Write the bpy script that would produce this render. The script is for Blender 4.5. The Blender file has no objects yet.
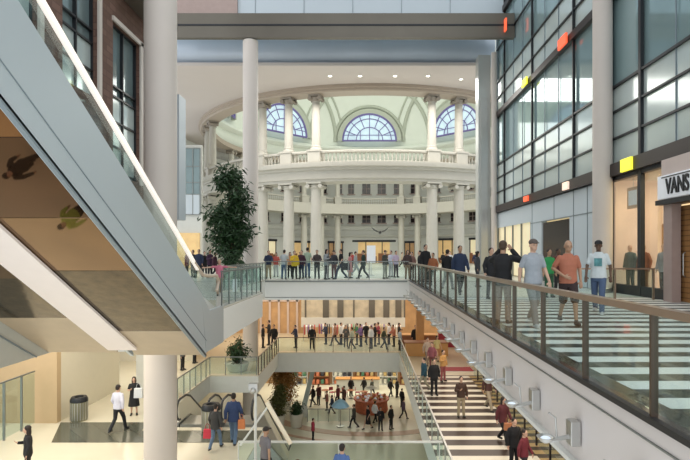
import bpy, bmesh, math, random
from mathutils import Vector, Matrix
random.seed(7)
sc = bpy.context.scene
COL = sc.collection
PI = math.pi
F = 520.0; CX = 364.0; CY = 254.0; EYE = 1.5

# ------------------------------------------------------------------ materials
def mat(name, col, rough=0.6, metal=0.0, var=0.06, scale=3.0, bump=0.0, emit=0.0, spec=0.5, ecol=None, coat=0.0):
    m = bpy.data.materials.new(name); m.use_nodes = True
    nt = m.node_tree; b = nt.nodes['Principled BSDF']
    b.inputs['Roughness'].default_value = rough
    b.inputs['Metallic'].default_value = metal
    b.inputs['Specular IOR Level'].default_value = spec
    if coat: b.inputs['Coat Weight'].default_value = coat
    tc = nt.nodes.new('ShaderNodeTexCoord')
    n = nt.nodes.new('ShaderNodeTexNoise'); n.inputs['Scale'].default_value = scale; n.inputs['Detail'].default_value = 4
    nt.links.new(tc.outputs['Object'], n.inputs['Vector'])
    r = nt.nodes.new('ShaderNodeMix'); r.data_type = 'RGBA'
    c = Vector(col[:3])
    r.inputs['A'].default_value = (*[max(0, x*(1-var)) for x in c], 1)
    r.inputs['B'].default_value = (*[min(1, x*(1+var)) for x in c], 1)
    nt.links.new(n.outputs['Fac'], r.inputs['Factor'])
    nt.links.new(r.outputs['Result'], b.inputs['Base Color'])
    if bump:
        bp = nt.nodes.new('ShaderNodeBump'); bp.inputs['Strength'].default_value = bump; bp.inputs['Distance'].default_value = 0.02
        nt.links.new(n.outputs['Fac'], bp.inputs['Height']); nt.links.new(bp.outputs['Normal'], b.inputs['Normal'])
    if emit:
        b.inputs['Emission Strength'].default_value = emit
        b.inputs['Emission Color'].default_value = (*(ecol or col)[:3], 1)
    return m

PM = {}
def cm(name, c, rough=.8):
    k = (name, c)
    if k not in PM: PM[k] = mat(name, c, rough, var=.12, scale=12)
    return PM[k]
def glass_mat(name, tint, refl=0.08, rough=0.03):
    m = bpy.data.materials.new(name); m.use_nodes = True
    nt = m.node_tree; nt.nodes.clear()
    o = nt.nodes.new('ShaderNodeOutputMaterial'); mx = nt.nodes.new('ShaderNodeMixShader')
    t = nt.nodes.new('ShaderNodeBsdfTransparent'); g = nt.nodes.new('ShaderNodeBsdfGlossy')
    t.inputs['Color'].default_value = (*tint, 1); g.inputs['Roughness'].default_value = rough
    fr = nt.nodes.new('ShaderNodeLayerWeight'); fr.inputs['Blend'].default_value = 0.25
    ma = nt.nodes.new('ShaderNodeMath'); ma.operation = 'MULTIPLY_ADD'; ma.inputs[1].default_value = 0.18; ma.inputs[2].default_value = refl
    nt.links.new(fr.outputs['Fresnel'], ma.inputs[0]); nt.links.new(ma.outputs[0], mx.inputs['Fac'])
    nt.links.new(t.outputs[0], mx.inputs[1]); nt.links.new(g.outputs[0], mx.inputs[2]); nt.links.new(mx.outputs[0], o.inputs['Surface'])
    return m

def stripe_mat(name, a, b_, pitch, duty, axis='Y', rough=0.35, grid=0.0, shift=0.0):
    m = mat(name, a, rough, var=0.05, scale=1.5)
    nt = m.node_tree; b = nt.nodes['Principled BSDF']
    tc = nt.nodes.new('ShaderNodeTexCoord'); sp = nt.nodes.new('ShaderNodeSeparateXYZ')
    nt.links.new(tc.outputs['Object'], sp.inputs[0])
    def frac(ax, p, sh):
        ad = nt.nodes.new('ShaderNodeMath'); ad.operation = 'MULTIPLY_ADD'; ad.inputs[1].default_value = 1/p; ad.inputs[2].default_value = 100+sh
        nt.links.new(sp.outputs[ax], ad.inputs[0])
        fr = nt.nodes.new('ShaderNodeMath'); fr.operation = 'FRACT'; nt.links.new(ad.outputs[0], fr.inputs[0]); return fr
    fr = frac(axis, pitch, shift)
    lt = nt.nodes.new('ShaderNodeMath'); lt.operation = 'LESS_THAN'; lt.inputs[1].default_value = duty
    nt.links.new(fr.outputs[0], lt.inputs[0])
    src = b.inputs['Base Color'].links[0].from_socket
    # dark stripes are themselves broken into tiles of slightly different tone
    ds = nt.nodes.new('ShaderNodeMix'); ds.data_type = 'RGBA'
    ds.inputs['A'].default_value = (*b_, 1); ds.inputs['B'].default_value = (*[min(1, x*2.5+0.04) for x in b_], 1)
    if grid:
        f2 = frac('X' if axis == 'Y' else 'Y', grid, 0)
        l2 = nt.nodes.new('ShaderNodeMath'); l2.operation = 'LESS_THAN'; l2.inputs[1].default_value = 0.3
        nt.links.new(f2.outputs[0], l2.inputs[0]); nt.links.new(l2.outputs[0], ds.inputs['Factor'])
    else: ds.inputs['Factor'].default_value = 0
    mx = nt.nodes.new('ShaderNodeMix'); mx.data_type = 'RGBA'
    nt.links.new(lt.outputs[0], mx.inputs['Factor']); nt.links.new(ds.outputs['Result'], mx.inputs['A']); nt.links.new(src, mx.inputs['B'])
    nt.links.new(mx.outputs['Result'], b.inputs['Base Color'])
    return m

def brick_mat(name, a, b_, mortar, w=0.6, h=0.3, rough=0.8, ms=0.02):
    m = mat(name, a, rough)
    nt = m.node_tree; b = nt.nodes['Principled BSDF']
    tc = nt.nodes.new('ShaderNodeTexCoord'); mp = nt.nodes.new('ShaderNodeSeparateXYZ'); cb = nt.nodes.new('ShaderNodeCombineXYZ')
    nt.links.new(tc.outputs['Object'], mp.inputs[0])
    ad = nt.nodes.new('ShaderNodeMath'); ad.operation = 'ADD'
    nt.links.new(mp.outputs['X'], ad.inputs[0]); nt.links.new(mp.outputs['Y'], ad.inputs[1])
    nt.links.new(ad.outputs[0], cb.inputs['X']); nt.links.new(mp.outputs['Z'], cb.inputs['Y'])
    br = nt.nodes.new('ShaderNodeTexBrick'); br.inputs['Scale'].default_value = 1
    br.inputs['Brick Width'].default_value = w; br.inputs['Row Height'].default_value = h; br.inputs['Mortar Size'].default_value = ms
    br.inputs['Color1'].default_value = (*a, 1); br.inputs['Color2'].default_value = (*b_, 1); br.inputs['Mortar'].default_value = (*mortar, 1)
    nt.links.new(cb.outputs[0], br.inputs['Vector']); nt.links.new(br.outputs['Color'], b.inputs['Base Color'])
    return m

M = {}
M['white'] = mat('white_plaster', (0.66, 0.67, 0.63), 0.6)
M['fascia_r'] = mat('fascia_metal', (0.63, 0.59, 0.57), 0.4, 0.05, var=0.04, scale=0.6)
M['fascia'] = mat('fascia_white', (0.84, 0.85, 0.82), 0.5, var=0.03, scale=0.6)
M['truss'] = mat('escalator_panel', (0.46, 0.52, 0.54), 0.35, 0.15, var=0.03, scale=0.5)
M['truss_edge'] = mat('escalator_seam', (0.22, 0.27, 0.30), 0.4, 0.3)
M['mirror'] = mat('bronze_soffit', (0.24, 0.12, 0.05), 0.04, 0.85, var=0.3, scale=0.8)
M['reflection_brown'] = mat('brown_reflection_soffit', (0.10, 0.052, 0.025), 0.03, 0.85, var=0.4, scale=1.0)  # reflected bands of the soffit put into the metal colour
M['reflection_tan'] = mat('tan_reflection_soffit', (0.22, 0.135, 0.07), 0.04, 0.85, var=0.25, scale=1.0)
M['reflection_dark'] = mat('dark_reflection_soffit', (0.10, 0.075, 0.045), 0.12, 0.8, var=0.75, scale=5.0, bump=0.2)
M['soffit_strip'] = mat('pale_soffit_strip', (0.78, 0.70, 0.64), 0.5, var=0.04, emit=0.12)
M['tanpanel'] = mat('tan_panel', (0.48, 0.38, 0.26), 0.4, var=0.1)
M['col'] = mat('column_paint', (0.64, 0.58, 0.53), 0.55, var=0.05, scale=1.0)
M['col_pale'] = mat('column_pale', (0.60, 0.59, 0.52), 0.5, var=0.05)
M['stone'] = mat('rotunda_stone', (0.50, 0.48, 0.42), 0.65, var=0.06, scale=2)
M['cap'] = mat('capital_stone', (0.34, 0.30, 0.25), 0.7, var=0.15, scale=6)
M['dome'] = mat('dome_plaster', (0.72, 0.76, 0.68), 0.7, var=0.03, scale=0.8)
M['rib'] = mat('dome_moulding', (0.45, 0.48, 0.40), 0.7, var=0.05)
M['beige'] = mat('beige_ceiling', (0.62, 0.56, 0.52), 0.7, var=0.02, scale=0.5)
M['beam'] = mat('bronze_beam', (0.15, 0.135, 0.11), 0.4, 0.4, var=0.2, scale=0.4)
M['beamblue'] = mat('blue_grey_metal', (0.52, 0.59, 0.68), 0.35, 0.15, var=0.15, scale=0.25)
M['paleblue'] = mat('pale_blue_panel', (0.55, 0.62, 0.67), 0.45, var=0.04, scale=0.4)
M['black'] = mat('black_metal', (0.02, 0.022, 0.026), 0.4, 0.3)
M['bronze'] = mat('bronze_band', (0.03, 0.02, 0.018), 0.4, 0.1)
M['rail_pale'] = mat('pale_grey_metal', (0.50, 0.52, 0.50), 0.3, 0.2, var=0.15, scale=0.4)
M['teal'] = mat('facade_glass', (0.30, 0.43, 0.45), 0.06, 0.35, var=0.12, scale=0.5, spec=0.8)
M['teal_dark'] = mat('dark_facade_glass', (0.20, 0.27, 0.28), 0.08, 0.25, var=0.2, scale=0.7)
M['frost'] = mat('frosted_facade_glass', (0.58, 0.67, 0.66), 0.12, 0.2, var=0.08, scale=0.8)
M['frame'] = mat('steel_bronze_rail', (0.36, 0.27, 0.20), 0.3, 0.7, var=0.1)
M['post'] = mat('bronze_post', (0.12, 0.09, 0.07), 0.35, 0.7)
M['steel'] = mat('brushed_steel', (0.50, 0.50, 0.48), 0.3, 0.8)
M['rail_grey'] = mat('rail_grey', (0.24, 0.26, 0.25), 0.35, 0.6)
M['glass'] = glass_mat('balustrade_glass', (0.88, 0.95, 0.94), 0.015)
M['shopglass'] = glass_mat('shop_glass', (0.92, 0.94, 0.92), 0.01)
M['brownstone'] = brick_mat('brown_stone', (0.13, 0.07, 0.05), (0.19, 0.105, 0.08), (0.12, 0.065, 0.05), 0.5, 0.25)
M['floor0'] = stripe_mat('striped_floor', (0.82, 0.84, 0.80), (0.03, 0.033, 0.03), 0.73, 0.52, 'Y', 0.42, grid=0.45, shift=0.1)
M['floor_plain'] = mat('pale_stone_floor', (0.62, 0.62, 0.56), 0.25, var=0.05)
M['floor1s'] = stripe_mat('striped_lower_floor', (0.74, 0.68, 0.56), (0.035, 0.02, 0.014), 0.98, 0.40, 'Y', 0.35)
M['floor1b'] = stripe_mat('brown_striped_floor', (0.40, 0.27, 0.11), (0.05, 0.03, 0.015), 0.7, 0.5, 'Y', 0.45)
M['cream'] = mat('cream_stone_floor', (0.66, 0.60, 0.46), 0.2, var=0.06, scale=0.7)
M['cream2'] = mat('cream_lower_floor', (0.66, 0.65, 0.52), 0.3, var=0.06, scale=0.7)
M['peach'] = mat('peach_floor_band', (0.50, 0.33, 0.23), 0.35)
M['darkstone'] = brick_mat('dark_stone_floor', (0.075, 0.08, 0.06), (0.11, 0.11, 0.085), (0.05, 0.05, 0.04), 1.2, 0.6, 0.15)
M['beigewall'] = mat('tan_wall', (0.52, 0.38, 0.22), 0.6, var=0.05)
M['creamwall'] = mat('cream_wall', (0.68, 0.63, 0.50), 0.6, var=0.03)
M['warm'] = mat('warm_lit_shop', (0.75, 0.52, 0.24), 0.6, var=0.35, scale=1.0, emit=0.22, ecol=(1.0, 0.66, 0.30))
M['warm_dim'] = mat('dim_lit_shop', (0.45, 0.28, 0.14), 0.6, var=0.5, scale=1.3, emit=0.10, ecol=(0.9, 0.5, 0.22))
M['shopcream'] = mat('cream_shop_interior', (0.75, 0.66, 0.45), 0.6, var=0.25, scale=0.9, emit=0.35, ecol=(1.0, 0.86, 0.55))  # emission stands in for the shop lighting
M['shopfade'] = mat('faded_shop_interior', (0.42, 0.36, 0.26), 0.6, var=0.7, scale=1.6, emit=0.12, ecol=(1, .85, .6))
M['pinkstone'] = mat('pink_stone', (0.40, 0.30, 0.27), 0.6, var=0.1, scale=4)
M['pinkpanel'] = mat('pink_panel', (0.60, 0.50, 0.46), 0.6)
M['wood'] = stripe_mat('slatted_wood', (0.45, 0.23, 0.09), (0.22, 0.10, 0.04), 0.16, 0.8, 'Z', 0.4)
M['woodp'] = mat('orange_wood', (0.52, 0.27, 0.09), 0.45, var=0.15)
M['brownp'] = mat('brown_pillar', (0.30, 0.12, 0.05), 0.5, var=0.15)
M['redwall'] = mat('red_panel', (0.33, 0.03, 0.05), 0.6, var=0.2)
M['lightstrip'] = mat('lit_handrail', (0.9, 0.85, 0.78), 0.4, emit=0.55, ecol=(1, 0.90, 0.80))
M['lamp'] = mat('lamp_glow', (1, 0.95, 0.85), 0.4, emit=4.0)
M['rubber'] = mat('black_rubber', (0.015, 0.015, 0.016), 0.35)
M['yellow'] = mat('yellow_sign_light', (0.95, 0.95, 0.1), 0.5, emit=0.8, ecol=(1, 0.95, 0.05))
M['red'] = mat('red_sign_light', (0.95, 0.12, 0.05), 0.5, emit=0.8, ecol=(1, 0.15, 0.06))
M['paleorange'] = mat('pale_sign_light', (1, 0.75, 0.6), 0.5, emit=0.7)
M['shop_pink'] = mat('pinkish_shop_wall', (0.62, 0.46, 0.36), 0.6, var=0.25, scale=1.2, emit=0.3, ecol=(1, .72, .55))  # wall glows to brighten the shop interior
M['print'] = mat('teal_print', (0.10, 0.28, 0.30), 0.7, var=0.7, scale=14)
M['skywin'] = mat('lunette_glass', (0.55, 0.68, 0.82), 0.2, emit=0.42, var=0.5, scale=0.6, ecol=(0.50, 0.66, 0.85))  # pane glow stands in for daylight behind the window
M['purple'] = mat('violet_window_bars', (0.16, 0.13, 0.35), 0.5)
M['darkwin'] = mat('dark_window', (0.03, 0.022, 0.025), 0.15, var=0.3)
M['leaf'] = mat('dark_green_leaf', (0.022, 0.06, 0.018), 0.5, var=0.6, scale=5)
M['leaf2'] = mat('autumn_leaf', (0.34, 0.17, 0.04), 0.6, var=0.5, scale=5)
M['leaf3'] = mat('olive_leaf', (0.09, 0.10, 0.025), 0.6, var=0.5, scale=5)
M['bark'] = mat('bark', (0.10, 0.06, 0.035), 0.8, var=0.3, scale=10)
M['pot'] = mat('white_planter', (0.60, 0.58, 0.50), 0.5)
M['signwhite'] = mat('white_sign_board', (0.80, 0.82, 0.86), 0.5, emit=0.15)
M['poster'] = mat('skin_tone_poster', (0.60, 0.40, 0.28), 0.5, var=0.35, scale=1.6, emit=0.12)
M['canopyblue'] = mat('light_blue_canvas', (0.35, 0.62, 0.85), 0.6)
M['khakibin'] = mat('khaki_bin', (0.26, 0.25, 0.17), 0.4, 0.2)
M['orangecloth'] = mat('orange_display', (0.50, 0.13, 0.06), 0.6, var=0.6, scale=6)

# ------------------------------------------------------------------ mesh helper
class MB:
    def __init__(s): s.v = []; s.f = []
    def add(s, vs, fs):
        o = len(s.v); s.v += [tuple(v) for v in vs]; s.f += [tuple(o+i for i in f) for f in fs]; return s
    def box(s, x0, x1, y0, y1, z0, z1):
        v = [(x, y, z) for z in (z0, z1) for y in (y0, y1) for x in (x0, x1)]
        return s.add(v, [(0,2,3,1), (4,5,7,6), (0,1,5,4), (2,6,7,3), (0,4,6,2), (1,3,7,5)])
    def cbox(s, c, d, rot=None):
        v = [Vector((x*d[0]/2, y*d[1]/2, z*d[2]/2)) for z in (-1, 1) for y in (-1, 1) for x in (-1, 1)]
        if rot: v = [rot @ p for p in v]
        c = Vector(c); v = [p+c for p in v]
        return s.add(v, [(0,2,3,1), (4,5,7,6), (0,1,5,4), (2,6,7,3), (0,4,6,2), (1,3,7,5)])
    def bar(s, p, q, w, h, up=(0, 0, 1)):
        p = Vector(p); q = Vector(q); d = (q-p).normalized(); up = Vector(up)
        sx = d.cross(up); sx = sx.normalized() if sx.length > 1e-6 else Vector((1, 0, 0)); u = sx.cross(d)
        v = []
        for e in (p, q):
            for a, b in ((-1, -1), (1, -1), (1, 1), (-1, 1)): v.append(e + sx*a*w/2 + u*b*h/2)
        return s.add(v, [(0,1,2,3), (7,6,5,4), (0,4,5,1), (1,5,6,2), (2,6,7,3), (3,7,4,0)])
    def tube(s, pts, r, n=8, cap=True, closed=False):
        pts = [Vector(p) for p in pts]; rs = r if isinstance(r, (list, tuple)) else [r]*len(pts)
        rings = []; u = None
        for i, p in enumerate(pts):
            a = pts[i-1] if i > 0 else (pts[-1] if closed else p); b = pts[(i+1) % len(pts)] if (i < len(pts)-1 or closed) else p
            d = (b-a).normalized()
            if u is None:
                u = d.cross(Vector((0, 0, 1)))
                if u.length < 1e-3: u = Vector((1, 0, 0))
            u = (u - d*u.dot(d)).normalized(); w = d.cross(u)
            rings.append([p + (u*math.cos(2*PI*k/n) + w*math.sin(2*PI*k/n))*rs[i] for k in range(n)])
        vs = [v for rg in rings for v in rg]; fs = []; L = len(rings)
        for i in range(L if closed else L-1):
            j = (i+1) % L
            for k in range(n): fs.append((i*n+k, i*n+(k+1) % n, j*n+(k+1) % n, j*n+k))
        if cap and not closed:
            fs.append(tuple(range(n))[::-1]); fs.append(tuple((L-1)*n+k for k in range(n)))
        return s.add(vs, fs)
    def lathe(s, prof, c=(0, 0, 0), n=24, a0=0, a1=2*PI, sx=1, sy=1, cap=True):
        full = abs(a1-a0-2*PI) < 1e-6; m = n if full else n+1
        vs = []
        for r, z in prof:
            for k in range(m):
                a = a0+(a1-a0)*k/n; vs.append((c[0]+r*math.cos(a)*sx, c[1]+r*math.sin(a)*sy, c[2]+z))
        fs = []
        for i in range(len(prof)-1):
            for k in range(n):
                k2 = (k+1) % m; fs.append((i*m+k, i*m+k2, (i+1)*m+k2, (i+1)*m+k))
        if full and tuple(prof[0]) != tuple(prof[-1]) and cap:
            if prof[0][0] > 1e-6: fs.append(tuple(range(m))[::-1])
            if prof[-1][0] > 1e-6: fs.append(tuple((len(prof)-1)*m+k for k in range(m)))
        return s.add(vs, fs)
    def ell(s, c, r, n=12, m=8, rot=None):
        vs = []; fs = []
        for i in range(m+1):
            t = PI*i/m
            for k in range(n):
                a = 2*PI*k/n
                p = Vector((r[0]*math.sin(t)*math.cos(a), r[1]*math.sin(t)*math.sin(a), -r[2]*math.cos(t)))
                if rot: p = rot @ p
                vs.append(p+Vector(c))
        for i in range(m):
            for k in range(n): fs.append((i*n+k, i*n+(k+1) % n, (i+1)*n+(k+1) % n, (i+1)*n+k))
        return s.add(vs, fs)
    def prism(s, pts, vec):
        vec = Vector(vec); a = [Vector(p) for p in pts]; n = len(a)
        fs = [tuple(range(n))[::-1], tuple(range(n, 2*n))]
        for i in range(n): fs.append((i, (i+1) % n, n+(i+1) % n, n+i))
        return s.add(a+[p+vec for p in a], fs)
    def mesh(s, name, smooth=False, weld=True):
        me = bpy.data.meshes.new(name); me.from_pydata(s.v, [], s.f)
        bm = bmesh.new(); bm.from_mesh(me)
        if weld: bmesh.ops.remove_doubles(bm, verts=bm.verts, dist=1e-5)
        bmesh.ops.recalc_face_normals(bm, faces=bm.faces)
        bm.to_mesh(me); bm.free()
        if smooth:
            for p in me.polygons: p.use_smooth = True
            try: me.set_sharp_from_angle(angle=math.radians(40))
            except Exception: pass
        me.update()
        return me
    def build(s, name, m, parent=None, smooth=False, loc=None, bevel=0):
        o = bpy.data.objects.new(name, s.mesh(name, smooth)); COL.objects.link(o)
        o.data.materials.append(m)
        if parent is not None: o.parent = parent
        if loc: o.location = loc
        if bevel:
            b = o.modifiers.new('bevel', 'BEVEL'); b.width = bevel; b.segments = 2; b.limit_method = 'ANGLE'
        return o

def struct(o, label=None):
    o['kind'] = 'structure'
    if label: o['label'] = label
    return o
def tag(o, label, cat, group=None, kind=None):
    o['label'] = label; o['category'] = cat
    if group: o['group'] = group
    if kind: o['kind'] = kind
    return o
def thing(name, label, cat, loc=(0, 0, 0), rz=0, group=None):
    o = bpy.data.objects.new(name, None); COL.objects.link(o); o.empty_display_size = 0.2
    o.location = loc; o.rotation_euler = (0, 0, rz)
    return tag(o, label, cat, group)
def kids(o): return [c for c in ALLKIDS.get(o.name, [])]
ALLKIDS = {}
def dup(root, loc, rz=0, label=None, group=None, scale=1):
    chs = [c for c in root.children]
    r = root.copy(); COL.objects.link(r); r.location = loc; r.rotation_euler = (0, 0, rz); r.scale = (scale,)*3
    if label: r['label'] = label
    if group: r['group'] = group
    for c in chs:
        d = c.copy(); COL.objects.link(d); d.parent = r
        for g in c.children:
            e = g.copy(); COL.objects.link(e); e.parent = d
    return r

# ================================================================== SHELL
def slab(name, boxes, m, label):
    b = MB()
    for bx in boxes: b.box(*bx)
    return struct(b.build(name, m), label)

# level 0 floors
slab('floor', [(2.63, 9.8, -3, 18.0, -0.06, 0)], M['floor0'], 'floor of white and dark stripes along the right walkway')
slab('floor', [(2.63, 9.8, 18.0, 30, -0.06, 0)], M['floor_plain'], 'pale stone floor at the far end of the right walkway')
slab('floor', [(-24, 24, 30, 90, -0.06, 0)], M['floor_plain'], 'pale stone floor of the cross bridge and rotunda')
slab('floor', [(-9.8, -4, 13.1, 20.5, -0.06, 0), (-9.8, -5.7, 20.5, 30, -0.06, 0)], M['floor_plain'], 'pale stone floor of the left escalator landing')
# slab bodies with fascia
slab('trim_1', [(2.63, 9.8, -3, 30, -1.08, -0.06)], M['fascia_r'], 'deep pale metal fascia under the right walkway')
slab('trim_2', [(-5.7, 2.63, 30, 31, -1.15, -0.06), (-24, -5.7, 30, 31, -1.15, -0.06), (2.63, 9.8, 30, 31, -1.15, -0.06)], M['fascia'], 'white fascia of the cross bridge')
slab('trim_3', [(-9.8, -4, 13.1, 20.5, -0.96, -0.06), (-9.8, -5.7, 20.5, 30, -0.96, -0.06)], M['fascia'], 'white fascia of the escalator landing')
slab('ceiling', [(-24, 24, 31, 90, -1.15, -0.06)], M['beige'], 'ceiling slab over the lower gallery')
# seams in the fascias
b = MB(); b.box(2.612, 2.63, -3, 30, -0.23, -0.215)
struct(b.build('trim_4', M['rail_grey']), 'thin joint line along the right fascia')
b = MB(); b.box(2.55, 2.63, -3, 30, -1.10, -1.04)
struct(b.build('trim_5', M['white']), 'pale lower lip of the right fascia')
b = MB(); b.box(-5.7, 2.63, 29.97, 30, -1.02, -0.98); b.box(-5.7, 2.5, 29.95, 30, -0.12, -0.04)
struct(b.build('trim_6', M['rail_grey']), 'grey joint lines on the bridge fascia')
b = MB(); b.box(2.56, 2.63, -3, 30, -0.03, 0.03)
struct(b.build('trim_7', M['black']), 'dark base channel of the right glass balustrade')

b = MB(); b.box(2.64, 2.95, -3, 30, 0.0, 0.012)
struct(b.build('trim_67', M['darkstone']), 'dark stone edge strip inside the right balustrade')
# level -1
Z1 = -5.5; Z2 = -11.3
slab('floor', [(2.5, 6.0, 8, 30, Z1-0.06, Z1)], M['floor1s'], 'lower walkway floor of cream and dark brown stripes')
slab('floor', [(6.0, 13, 8, 30, Z1-0.06, Z1)], M['floor1b'], 'brown striped floor beside the lower walkway')
slab('floor', [(2.5, 13, 30, 46, Z1-0.06, Z1), (-24, 2.5, 37, 46, Z1-0.06, Z1), (-24, -6.1, 30, 37, Z1-0.06, Z1), (-24, -8.9, 21, 30, Z1-0.06, Z1),
               (-24, -4, 8, 21, Z1-0.06, Z1), (-4, 2.5, 8, 16.6, Z1-0.06, Z1)], M['cream'], 'cream stone floor of the lower level')
b = MB(); b.prism([(-11.6, 19.3, Z1), (-4.02, 19.3, Z1), (-4.02, 20.6, Z1), (-8.8, 20.6, Z1), (-8.95, 21.6, Z1), (-12.6, 21.6, Z1)], (0, 0, .012))
struct(b.build('trim_8', M['darkstone']), 'dark polished stone band in the lower floor')
slab('trim_9', [(2.5, 13, 8, 37, Z1-1.0, Z1-0.06), (-24, 13, 37, 46, Z1-1.4, Z1-0.06), (-24, -6.1, 30, 37, Z1-1.0, Z1-0.06), (-24, -8.9, 21, 30, Z1-1.0, Z1-0.06),
                (-24, -4, 8, 21, Z1-1.0, Z1-0.06), (-4, 2.5, 8, 16.6, Z1-1.0, Z1-0.06)], M['white'], 'white fascia of the lower galleries')
slab('ceiling', [(-24, 24, 46, 62, Z1-0.9, Z1)], M['beige'], 'ceiling over the bottom level')
# level -2
slab('floor', [(-24, 13, 14, 60, Z2-0.2, Z2)], M['cream2'], 'pale cream floor of the bottom level')
b = MB(); b.lathe([(9.2, 0.0), (9.2, 0.02), (10.0, 0.02), (10.0, 0.0)], (0.5, 46.5, Z2), 64, PI*1.05, PI*1.95)
b.lathe([(11.2, 0.0), (11.2, 0.02), (11.5, 0.02), (11.5, 0.0)], (0.5, 46.5, Z2), 64, PI*1.05, PI*1.95)
struct(b.build('trim_10', M['peach']), 'curved peach bands set in the bottom floor')

# lower walls
slab('wall_lower_left', [(-24, -12.7, 21.5, 21.8, Z1, -0.96)], M['beigewall'], 'tan wall of the lower level at left')
slab('wall_lower_side', [(-12.9, -12.7, 21.8, 27.0, Z1, -1.0)], M['creamwall'], 'cream wall receding behind the litter bin')
slab('wall_lower_back', [(-24, -11.2, 34, 34.3, Z1, -1.15)], M['creamwall'], 'cream back wall of the lower corridor')
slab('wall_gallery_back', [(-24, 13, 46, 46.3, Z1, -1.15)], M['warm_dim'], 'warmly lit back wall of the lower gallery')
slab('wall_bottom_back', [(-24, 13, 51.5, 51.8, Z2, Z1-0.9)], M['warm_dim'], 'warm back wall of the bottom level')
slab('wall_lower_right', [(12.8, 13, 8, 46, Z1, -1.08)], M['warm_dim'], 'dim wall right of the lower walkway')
slab('wall_bottom_left', [(-16, -15.8, 14, 58, Z2, Z1-1.0)], M['creamwall'], 'cream left wall of the bottom level')
slab('wall_bottom_right', [(5.0, 5.2, 14, 50, Z2, Z1-1.0)], M['creamwall'], 'cream right wall of the bottom level')
slab('trim_11', [(-5.2, 3.4, 43.0, 43.5, -4.55, -3.75)], M['white'], 'white bulkhead above the gallery shop')
slab('trim_12', [(-5.2, 3.4, 43.1, 43.4, -3.75, -1.15)], M['shopfade'], 'lit shop windows above the bulkhead')
# posts in upper shopwindows
b = MB()
for x in (-4.9, -3.4, -2.2, -0.9, 0.4, 1.6, 2.6, 3.3): b.box(x, x+(0.12 if int(x*10) % 2 else 0.5), 42.98, 43.1, -3.75, -1.16)
struct(b.build('trim_13', M['beam']), 'brown posts of the gallery shopfront')

# left facade (brown stone) with windows
bm_ = MB()
wins = [(9.6, 13.4, 5.0, 16.5), (14.2, 15.6, 7.2, 16.5), (16.9, 19.1, 7.2, 16.5), (20.3, 22.7, 4.6, 10.6)]
def wall_with_holes(X0, X1, y0, y1, z0, z1, holes):
    b = MB(); ys = sorted({y0, y1, *[h[0] for h in holes], *[h[1] for h in holes]})
    for i in range(len(ys)-1):
        a, c = ys[i], ys[i+1]; hs = [h for h in holes if h[0] <= a+1e-6 and h[1] >= c-1e-6]
        if not hs: b.box(X0, X1, a, c, z0, z1)
        else:
            z = z0
            for h in sorted(hs, key=lambda q: q[2]):
                if h[2] > z: b.box(X0, X1, a, c, z, h[2])
                z = h[3]
            if z < z1: b.box(X0, X1, a, c, z, z1)
    return b
struct(wall_with_holes(-10.2, -9.8, 4, 27, 0, 22, wins).build('wall_left', M['brownstone']), 'brown stone wall left of the escalators')
for i, (y0, y1, z0, z1) in enumerate(wins):
    w = MB(); w.box(-10.12, -10.08, y0, y1, z0, z1)
    wo = struct(w.build('window_%d' % (i+1), M['teal_dark']), 'tall dark window in the brown stone wall')
    fr = MB(); t = 0.07
    for yy in (y0, (y0+y1)/2, y1): fr.box(-10.08, -9.95, yy-t/2, yy+t/2, z0, z1)
    zs = [z0, z0+1.0, z0+2.0, z0+2.5, z1] if i < 3 else [z0, z0+1.2, z0+2.2, z0+3.2, z0+3.6, z1]
    for zz in zs: fr.box(-10.08, -9.95, y0, y1, zz-t/2, zz+t/2)
    fr.build('window_frame', M['black'], wo)
    pn = MB(); pn.box(-10.07, -10.03, y0, y1, z0, z0+2.0)
    if i == 3: pn = MB(); pn.box(-10.07, -10.03, y0, y1, z0+0.2, z0+3.2)
    pn.build('pale_panel', M['frost'], wo)
    rv = MB(); rv.box(-9.8, -9.72, y1, y1+0.22, z0-0.1, z1+0.15); rv.box(-9.8, -9.72, y0-0.1, y1+0.22, z1, z1+0.18)
    rv.build('stone_surround', M['col'], wo)
struct(MB().box(-10.4, -9.6, 27, 28.0, 3.3, 9.8).build('trim_14', M['paleblue']), 'pale blue grey panel at the end of the left wall')
slab('ceiling', [(-9.75, -8.6, 20.5, 24, 11.8, 12.1)], M['beam'], 'dark soffit high at upper left')

# right facade X = 9.8
X = 9.8
slab('wall_right', [(X, X+0.3, 20.9, 24.8, 0, 4.5), (X, X+0.3, 28.7, 30.6, 0, 4.5), (X, X+0.3, 24.8, 28.7, 3.3, 4.5), (X, X+0.3, 30.6, 38.4, 3.4, 4.5)], M['paleblue'], 'pale blue grey panelled wall right of the walkway')
b = MB()
for y in (22.8, 24.3, 26.8, 30.3): b.box(X-0.02, X, y-0.02, y+0.02, 3.3 if 24.8 < y < 28.7 else 0, 4.5)
b.box(X-0.02, X, 20.9, 30.6, 3.27, 3.31)
struct(b.build('trim_15', M['truss_edge']), 'panel joints on the right wall')
slab('wall_shop_back', [(11.8, 12.0, 20.9, 38.4, 0, 4.5)], M['shopcream'], 'cream lit interior behind the right wall')
w = struct(MB().box(X+.12, X+.16, 30.7, 38.3, 0.1, 3.4).build('window_12', M['shopcream']), 'cream lit shop window far along the right wall')
b = MB()
for y in (30.7, 32.6, 34.5, 36.4, 38.2): b.box(X+.02, X+.12, y-.04, y+.04, 0, 3.4)
b.build('window_frame', M['rail_grey'], w)
slab('wall_right_end', [(X, 14, 38.4, 38.7, 0, 18)], M['paleblue'], 'end wall of the right facade')
slab('door_1', [(X+0.05, X+0.15, 24.9, 28.6, 0, 3.2)], M['darkwin'], 'dark doorway in the pale blue wall')
gw = struct(MB().box(X+0.1, X+0.13, 7.0, 38.4, 5.0, 20).build('window_5', M['teal']), 'tall teal glass curtain wall on the right')
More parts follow.
